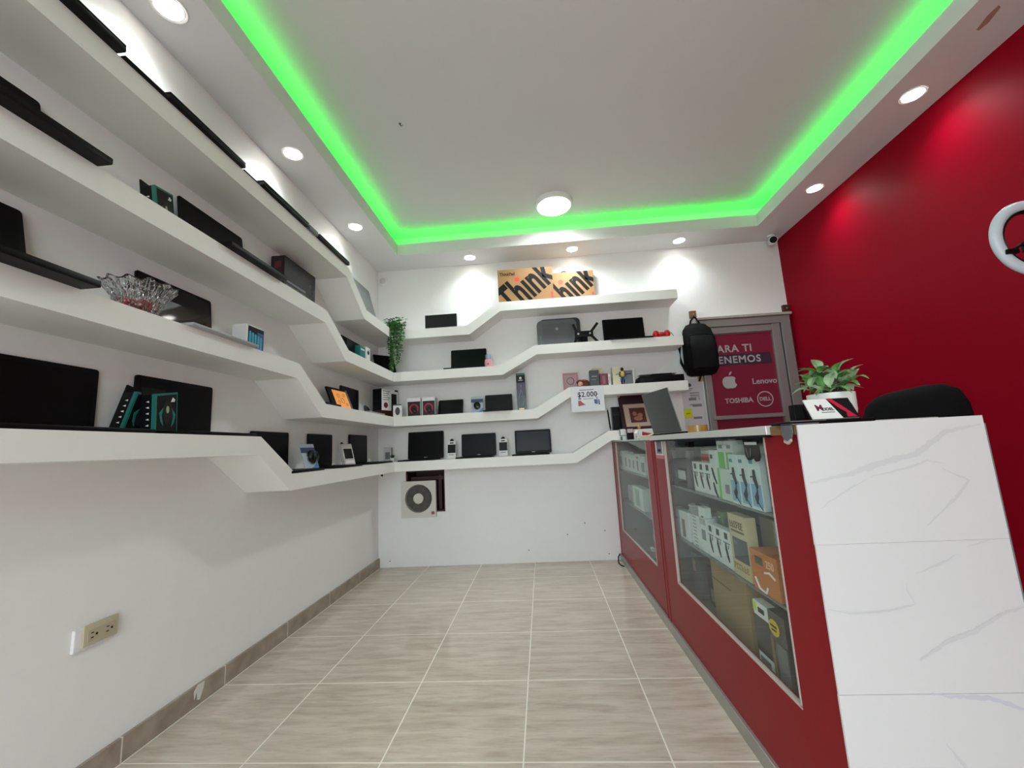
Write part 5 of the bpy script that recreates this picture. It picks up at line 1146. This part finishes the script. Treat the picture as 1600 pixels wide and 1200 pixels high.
for r_ in range(5):
    for c_ in range(13): kb.span(-0.15 + c_ * 0.0232, -0.15 + (c_ + 0.86) * 0.0232, -0.04 - (r_ + 0.86) * 0.019, -0.04 - r_ * 0.019, 0.018, 0.0195)
kb.build('keyboard', M_BLACK_MATTE, t)
# picture frame on the shelf end
t = thing('photo_frame', 'dark maroon photo frame with beige mount leaning at the shelf end', 'picture frame', (2.245, 2.010, S4B + 0.0005), tilt=24)
MB().span(-0.125, 0.125, -0.012, 0, 0, 0.325, 0.003).build('frame', mat('maroon_frame', (40, 12, 20), 0.35), t)
MB().span(-0.095, 0.125, -0.014, -0.011, 0.020, 0.228).build('mount', mat('beige_mount', (176, 150, 138), 0.6), t)
MB().span(-0.052, 0.075, -0.016, -0.0135, 0.055, 0.190).build('photo', mat('photo_brown', (74, 30, 28), 0.35), t)
ph = MB(); ph.sphere((-0.012, -0.016, 0.135), 0.018, (1, 0.08, 1.2), seg=16); ph.sphere((0.03, -0.016, 0.12), 0.02, (1.1, 0.08, 1.0), seg=16); ph.sphere((0.01, -0.016, 0.09), 0.026, (1.4, 0.06, 0.8), seg=16)
ph.build('photo_shapes', mat('photo_tone', (150, 96, 84), 0.4), t, smooth=True)
MB().prism([(-0.125, 0.29), (-0.09, 0.325), (-0.105, 0.325), (-0.125, 0.307)], 'y', -0.0135, -0.0115).build('pale_corner_tape', mat('pink_tape', (196, 150, 156), 0.5), t)
t = carton('product_box', 'black box with faint grey lines left of the maroon frame', 'box', (2.105, 2.19, S4B), 0, 0.085, 0.03, 0.205, M_BOXBLK, front=(('grey_label', M_DARK, -0.03, 0.03, 0.13, 0.16), ('grey_edge', M_GREY, -0.045, -0.038, 0.0, 0.2)))
t = thing('stylus_pen', 'thin black pen standing at the end of the lowest shelf', 'pen', (2.045, 2.16, S4B), rot=(0, rad(-4), 0))
MB().cyl((0, 0, 0.02), (0, 0, 0.18), 0.006, seg=12).build('barrel', M_BLACK, t, smooth=True)
MB().cyl((0, 0, 0.0), (0, 0, 0.02), 0.007, seg=12).build('tip', M_SILVERP, t, smooth=True)
MB().cyl((0, 0, 0.18), (0, 0, 0.195), 0.005, seg=12).build('end_cap', M_SILVERP, t, smooth=True)
# small packs standing on the far showcase in front of the shelf
zt_ = CT + 0.0065
t = carton('product_box', 'tiny white pack with dark lines on the far showcase edge', 'box', (2.092, 1.92, zt_), 0, 0.046, 0.02, 0.086, M_BOXW, front=(('dark_line', M_DARK, -0.023, 0.023, 0.034, 0.038), ('grey_block', M_GREY, -0.02, -0.004, 0.0, 0.03), ('dark_edge', M_DARK, -0.023, -0.018, 0.036, 0.086)))
t = carton('product_box', 'tiny black pack with a pink label on the far showcase edge', 'box', (2.147, 1.90, zt_), 0, 0.052, 0.02, 0.090, M_BOXBLK, front=(('pink_label', mat('label_pink', (196, 170, 178), 0.5), -0.022, 0.022, 0.055, 0.085),))
# red and white cloth ornament
t = thing('cloth_ornament', 'red cloth ornament with white trim and a gold bell on the showcase', 'ornament', (2.185, 1.70, zt_))
MB().loft([[(0.02 * math.cos(a) - 0.02, 0.02 * math.sin(a), 0.055 + 0.001 * i) for a in [2 * PI * k / 12 for k in range(12)]] if i == 0 else
           [(-0.02 + i * 0.034, (0.030 - 0.006 * i) * math.cos(a), 0.036 - 0.004 * i + (0.026 - 0.004 * i) * math.sin(a)) for a in [2 * PI * k / 12 for k in range(12)]] for i in range(5)][1:]).build('red_cloth', mat('red_felt', (158, 16, 46), 0.8, noise=0.2, nscale=60), t, smooth=True)
MB().tube([(-0.03, -0.03, 0.058), (-0.045, -0.034, 0.04), (-0.040, -0.034, 0.014), (-0.020, -0.034, 0.006)], [0.010, 0.013, 0.012, 0.006], seg=10).build('white_fur', mat('white_fur', (226, 224, 222), 0.9), t, smooth=True)
MB().tube([(0.0, -0.036, 0.010), (0.04, -0.036, 0.020), (0.08, -0.036, 0.032), (0.115, -0.03, 0.045)], [0.004, 0.006, 0.006, 0.005], seg=8).build('cream_trim', mat('cream_fur', (222, 206, 190), 0.9), t, smooth=True)
MB().sphere((-0.012, -0.02, 0.090), 0.013, (1, 1, 1.25), seg=18).build('gold_bell', M_GOLD, t, smooth=True)
t = carton('product_box', 'little cream box under the red cloth ornament', 'box', (2.20, 1.655, zt_ - 0.0), 0, 0.075, 0.02, 0.026, mat('cream_card2'), front=(('seam', M_INKGREY, -0.03, 0.03, 0.012, 0.0135),))
# gold tape roll
t = thing('tape_roll', 'roll of golden packing tape lying on the near showcase', 'tape roll', (2.325, 0.96, CT + 0.0185))
MB().lathe([(0.052, 0.0), (0.052, 0.046), (0.038, 0.046), (0.038, 0.0)], closed=True, seg=40).build('tape_winding', mat('golden_tape', (176, 136, 70), 0.2, spec=0.7), t, smooth=True)
MB().lathe([(0.0378, 0.001), (0.0378, 0.045), (0.035, 0.045), (0.035, 0.001)], closed=True, seg=40).build('cardboard_core', M_CARD2, t, smooth=True)
# card holder with business card
t = thing('card_holder', 'black business card holder with a white and red card on the marble end', 'card holder', (2.150, -0.372, 0.9765), rz=3)
MB().span(-0.115, 0.085, -0.030, 0.045, 0.0, 0.008, 0.002).build('base_tray', M_BLACK, t, smooth=True)
MB().span(-0.113, -0.03, -0.0305, -0.028, 0.007, 0.0095).build('silver_edge', M_SILVER, t)
mt = Matrix.Translation((0, -0.010, 0.008)) @ Matrix.Rotation(-rad(28), 4, 'X')
MB().span(-0.052, 0.068, 0.0, 0.006, 0.0, 0.045, mtx=mt).build('back_rest', M_BLACK, t)
MB().span(-0.075, -0.045, 0.010, 0.03, 0.008, 0.05, 0.003).build('side_block', M_BLACK_MATTE, t)
cd = MB().span(-0.046, 0.064, -0.003, 0.0, 0.002, 0.058, mtx=mt).build('business_card', M_WHITE_GLOSS, t)
MB().prism([(0.026, 0.002), (0.064, 0.002), (0.064, 0.058), (0.010, 0.058)], 'y', -0.0036, -0.003).build('card_black_corner', M_INK, cd, mtx=mt)
MB().prism([(0.010, 0.058), (0.022, 0.058), (0.060, 0.004), (0.036, 0.004), (0.040, 0.018), (0.030, 0.028)], 'y', -0.0042, -0.003).build('card_red_stripe', mat('crimson_print', (190, 20, 60), 0.4), cd, mtx=mt)
def card_text(s, size, x_, z_, m, nm, **kw):
    o = text(cd, nm, s, size, m, (x_, -0.0036, z_), extrude=0.0003, **kw); o.data.transform(mt); return o
card_text('M', 0.024, -0.018, 0.032, mat('plum_ink', (120, 20, 70), 0.4), 'card_logo', bold=0.0005)
card_text('ODEL', 0.011, 0.001, 0.028, M_INK, 'card_word', bold=0.0002)
MB().span(-0.018, 0.014, -0.0038, -0.003, 0.0185, 0.0205).build('card_caption', M_INKGREY, cd, mtx=mt)
# potted artificial plant
t = thing('potted_plant', 'artificial leafy green plant in a white pot on the marble end', 'plant', (2.232, -0.268, 0.9805))
MB().lathe([(0.030, 0.0), (0.046, 0.002), (0.052, 0.03), (0.053, 0.076), (0.047, 0.076), (0.045, 0.066)], seg=36).build('pot', mat('white_ceramic', (222, 224, 220), 0.3), t, smooth=True)
MB().cyl((0, 0, 0.060), (0, 0, 0.066), 0.0455, seg=28).build('soil', mat('dark_moss', (48, 52, 34), 0.9), t)
rng = random.Random(21)
stems = MB(); lg = MB(); lp = MB()
def bigleaf(m, p, d_, ln_, wd):
    d_ = Vector(d_).normalized(); s_ = d_.cross(Vector((0, 0, 1))); s_ = s_.normalized() if s_.length > 1e-3 else Vector((1, 0, 0)); n_ = s_.cross(d_); p = Vector(p)
    K = 6; L_, R_, M_ = [], [], []
    for k in range(K + 1):
        u = k / K; w_ = wd * math.sin(PI * u ** 0.8) ** 0.9 * 0.5 + 0.0004
        c_ = p + d_ * ln_ * u + n_ * (0.16 * ln_ * math.sin(PI * u) - 0.22 * ln_ * u * u)
        L_.append(c_ + s_ * w_ + n_ * w_ * 0.35); R_.append(c_ - s_ * w_ + n_ * w_ * 0.35); M_.append(c_)
    for k in range(K):
        m.face([L_[k], L_[k + 1], M_[k + 1], M_[k]]); m.face([M_[k], M_[k + 1], R_[k + 1], R_[k]])
for s_ in range(17):
    a = 2 * PI * s_ / 17 + rng.uniform(-0.2, 0.2); r_ = rng.uniform(0.015, 0.062); top = Vector((r_ * math.cos(a) * 1.25, r_ * math.sin(a), rng.uniform(0.085, 0.14)))
    stems.tube([(0.2 * top.x, 0.2 * top.y, 0.06), (0.6 * top.x, 0.6 * top.y, 0.06 + 0.6 * (top.z - 0.06)), top], 0.0016, seg=6)
    for j in range(6):
        b_ = a + j * 1.05 + rng.uniform(-0.3, 0.3); el = rng.uniform(-0.15, 0.75) if j else 1.4
        (bigleaf)(lp if (s_ + j) % 2 == 0 else lg, top - Vector((0, 0, 0.006 * (j % 3))), (math.cos(b_), math.sin(b_), el), rng.uniform(0.038, 0.056), rng.uniform(0.018, 0.026))
stems.build('stems', M_STEM, t); lg.build('dark_leaves', M_LEAF, t); lp.build('pale_leaves', M_LEAF_L, t)
# office chair behind the counter
t = thing('office_chair', 'black office chair behind the counter, only its backrest showing', 'chair', (3.020, 0.42, 0.0), rz=-30)
def bring(z, w, yo, d_=0.07): return [(x_, y_ + yo + 0.35 * (x_ ** 2), z + 0.16 * x_ * max(0.0, min(1.0, (z - 0.75) / 0.3))) for x_, y_, _ in ring(0, w * 0.80, d_, n=40, p=2.3)]
MB().loft([bring(0.64, 0.22, 0.0, 0.03), bring(0.655, 0.32, 0.0), bring(0.75, 0.42, 0.01), bring(0.90, 0.44, 0.03), bring(1.02, 0.43, 0.05), bring(1.078, 0.38, 0.06), bring(1.110, 0.28, 0.065, 0.05), bring(1.121, 0.15, 0.066, 0.02)]).build('backrest', mat('black_mesh_fabric', (11, 11, 12), 0.8, spec=0.15, bump=0.3, nscale=250), t, smooth=True)
CHX = -0.12
MB().loft([ring(0.44, 0.30, 0.30, xo=CHX, yo=0.15), ring(0.455, 0.38, 0.38, xo=CHX, yo=0.18), ring(0.50, 0.39, 0.38, xo=CHX, yo=0.18), ring(0.515, 0.35, 0.34, xo=CHX, yo=0.17)]).build('seat', M_BAG, t, smooth=True)
MB().tube([(CHX, 0.0, 0.43), (CHX * 0.4, 0.08, 0.42), (0, 0.07, 0.50), (0, 0.04, 0.70)], 0.018).build('back_support', M_BLACK, t, smooth=True)
MB().cyl((CHX, -0.02, 0.09), (CHX, -0.02, 0.44), 0.024).build('gas_column', M_BLACK, t, smooth=True)
for k in range(5):
    a = 2 * PI * k / 5
    l_ = MB().tube([(CHX, -0.02, 0.10), (CHX + 0.25 * math.cos(a), -0.02 + 0.25 * math.sin(a), 0.065)], [0.022, 0.014]).build('leg', M_BLACK, t, smooth=True)
    MB().cyl((CHX + 0.25 * math.cos(a) - 0.012, -0.02 + 0.25 * math.sin(a), 0.026), (CHX + 0.25 * math.cos(a) + 0.012, -0.02 + 0.25 * math.sin(a), 0.026), 0.026, seg=20).build('caster', M_BLACK_MATTE, l_, smooth=True)
# ring light
t = thing('ring_light', 'white ring light on a stand at the right picture edge', 'ring light', (3.028, -0.10, 0.0))
MB().torus((0, 0, 1.523), 0.109, 0.0165, seg=64, rs=14, sq=0.8).build('ring_diffuser', mat('ring_white', (196, 204, 214), 0.35), t, smooth=True)
MB().torus((0, 0.004, 1.523), 0.091, 0.006, seg=64, rs=8, sq=2.0).build('inner_rim', M_BLACK, t, smooth=True)
ph = MB(); ph.span(-0.045, 0.03, -0.012, 0.0, 1.475, 1.51, 0.004); ph.build('phone_holder', M_BLACK, t)
MB().tube([(-0.076, -0.012, 1.487), (-0.05, -0.006, 1.500), (0.0, 0.0, 1.505)], 0.004).build('holder_arm', M_BLACK_MATTE, t, smooth=True)
MB().box((-0.088, -0.012, 1.478), (0.034, 0.018, 0.016), 0.004, mtx=None).build('ring_clip', M_BLACK, t, smooth=True)
MB().cyl((0, 0.02, 0.45), (0, 0.02, 1.42), 0.010).build('pole', M_BLACK, t, smooth=True)
MB().tube([(0, 0.02, 1.41), (0, 0.015, 1.425)], 0.012).build('pole_head', M_BLACK, t, smooth=True)
for k in range(3):
    a = 2 * PI * k / 3 + 0.5
    MB().tube([(0, 0.02, 0.50), (0.25 * math.cos(a), 0.02 + 0.25 * math.sin(a), 0.008)], 0.008).build('leg', M_BLACK, t, smooth=True)
# cable at the foot of the far showcase
tag(MB().tube([(2.038, 2.185, 0.05), (2.02, 2.17, 0.03), (2.012, 2.14, 0.006), (2.005, 2.08, 0.005), (2.012, 2.02, 0.005), (2.028, 1.99, 0.005)], 0.0045).build('power_cable', M_BLACK_MATTE, smooth=True), 'short black cable on the floor at the far showcase foot', 'cable')
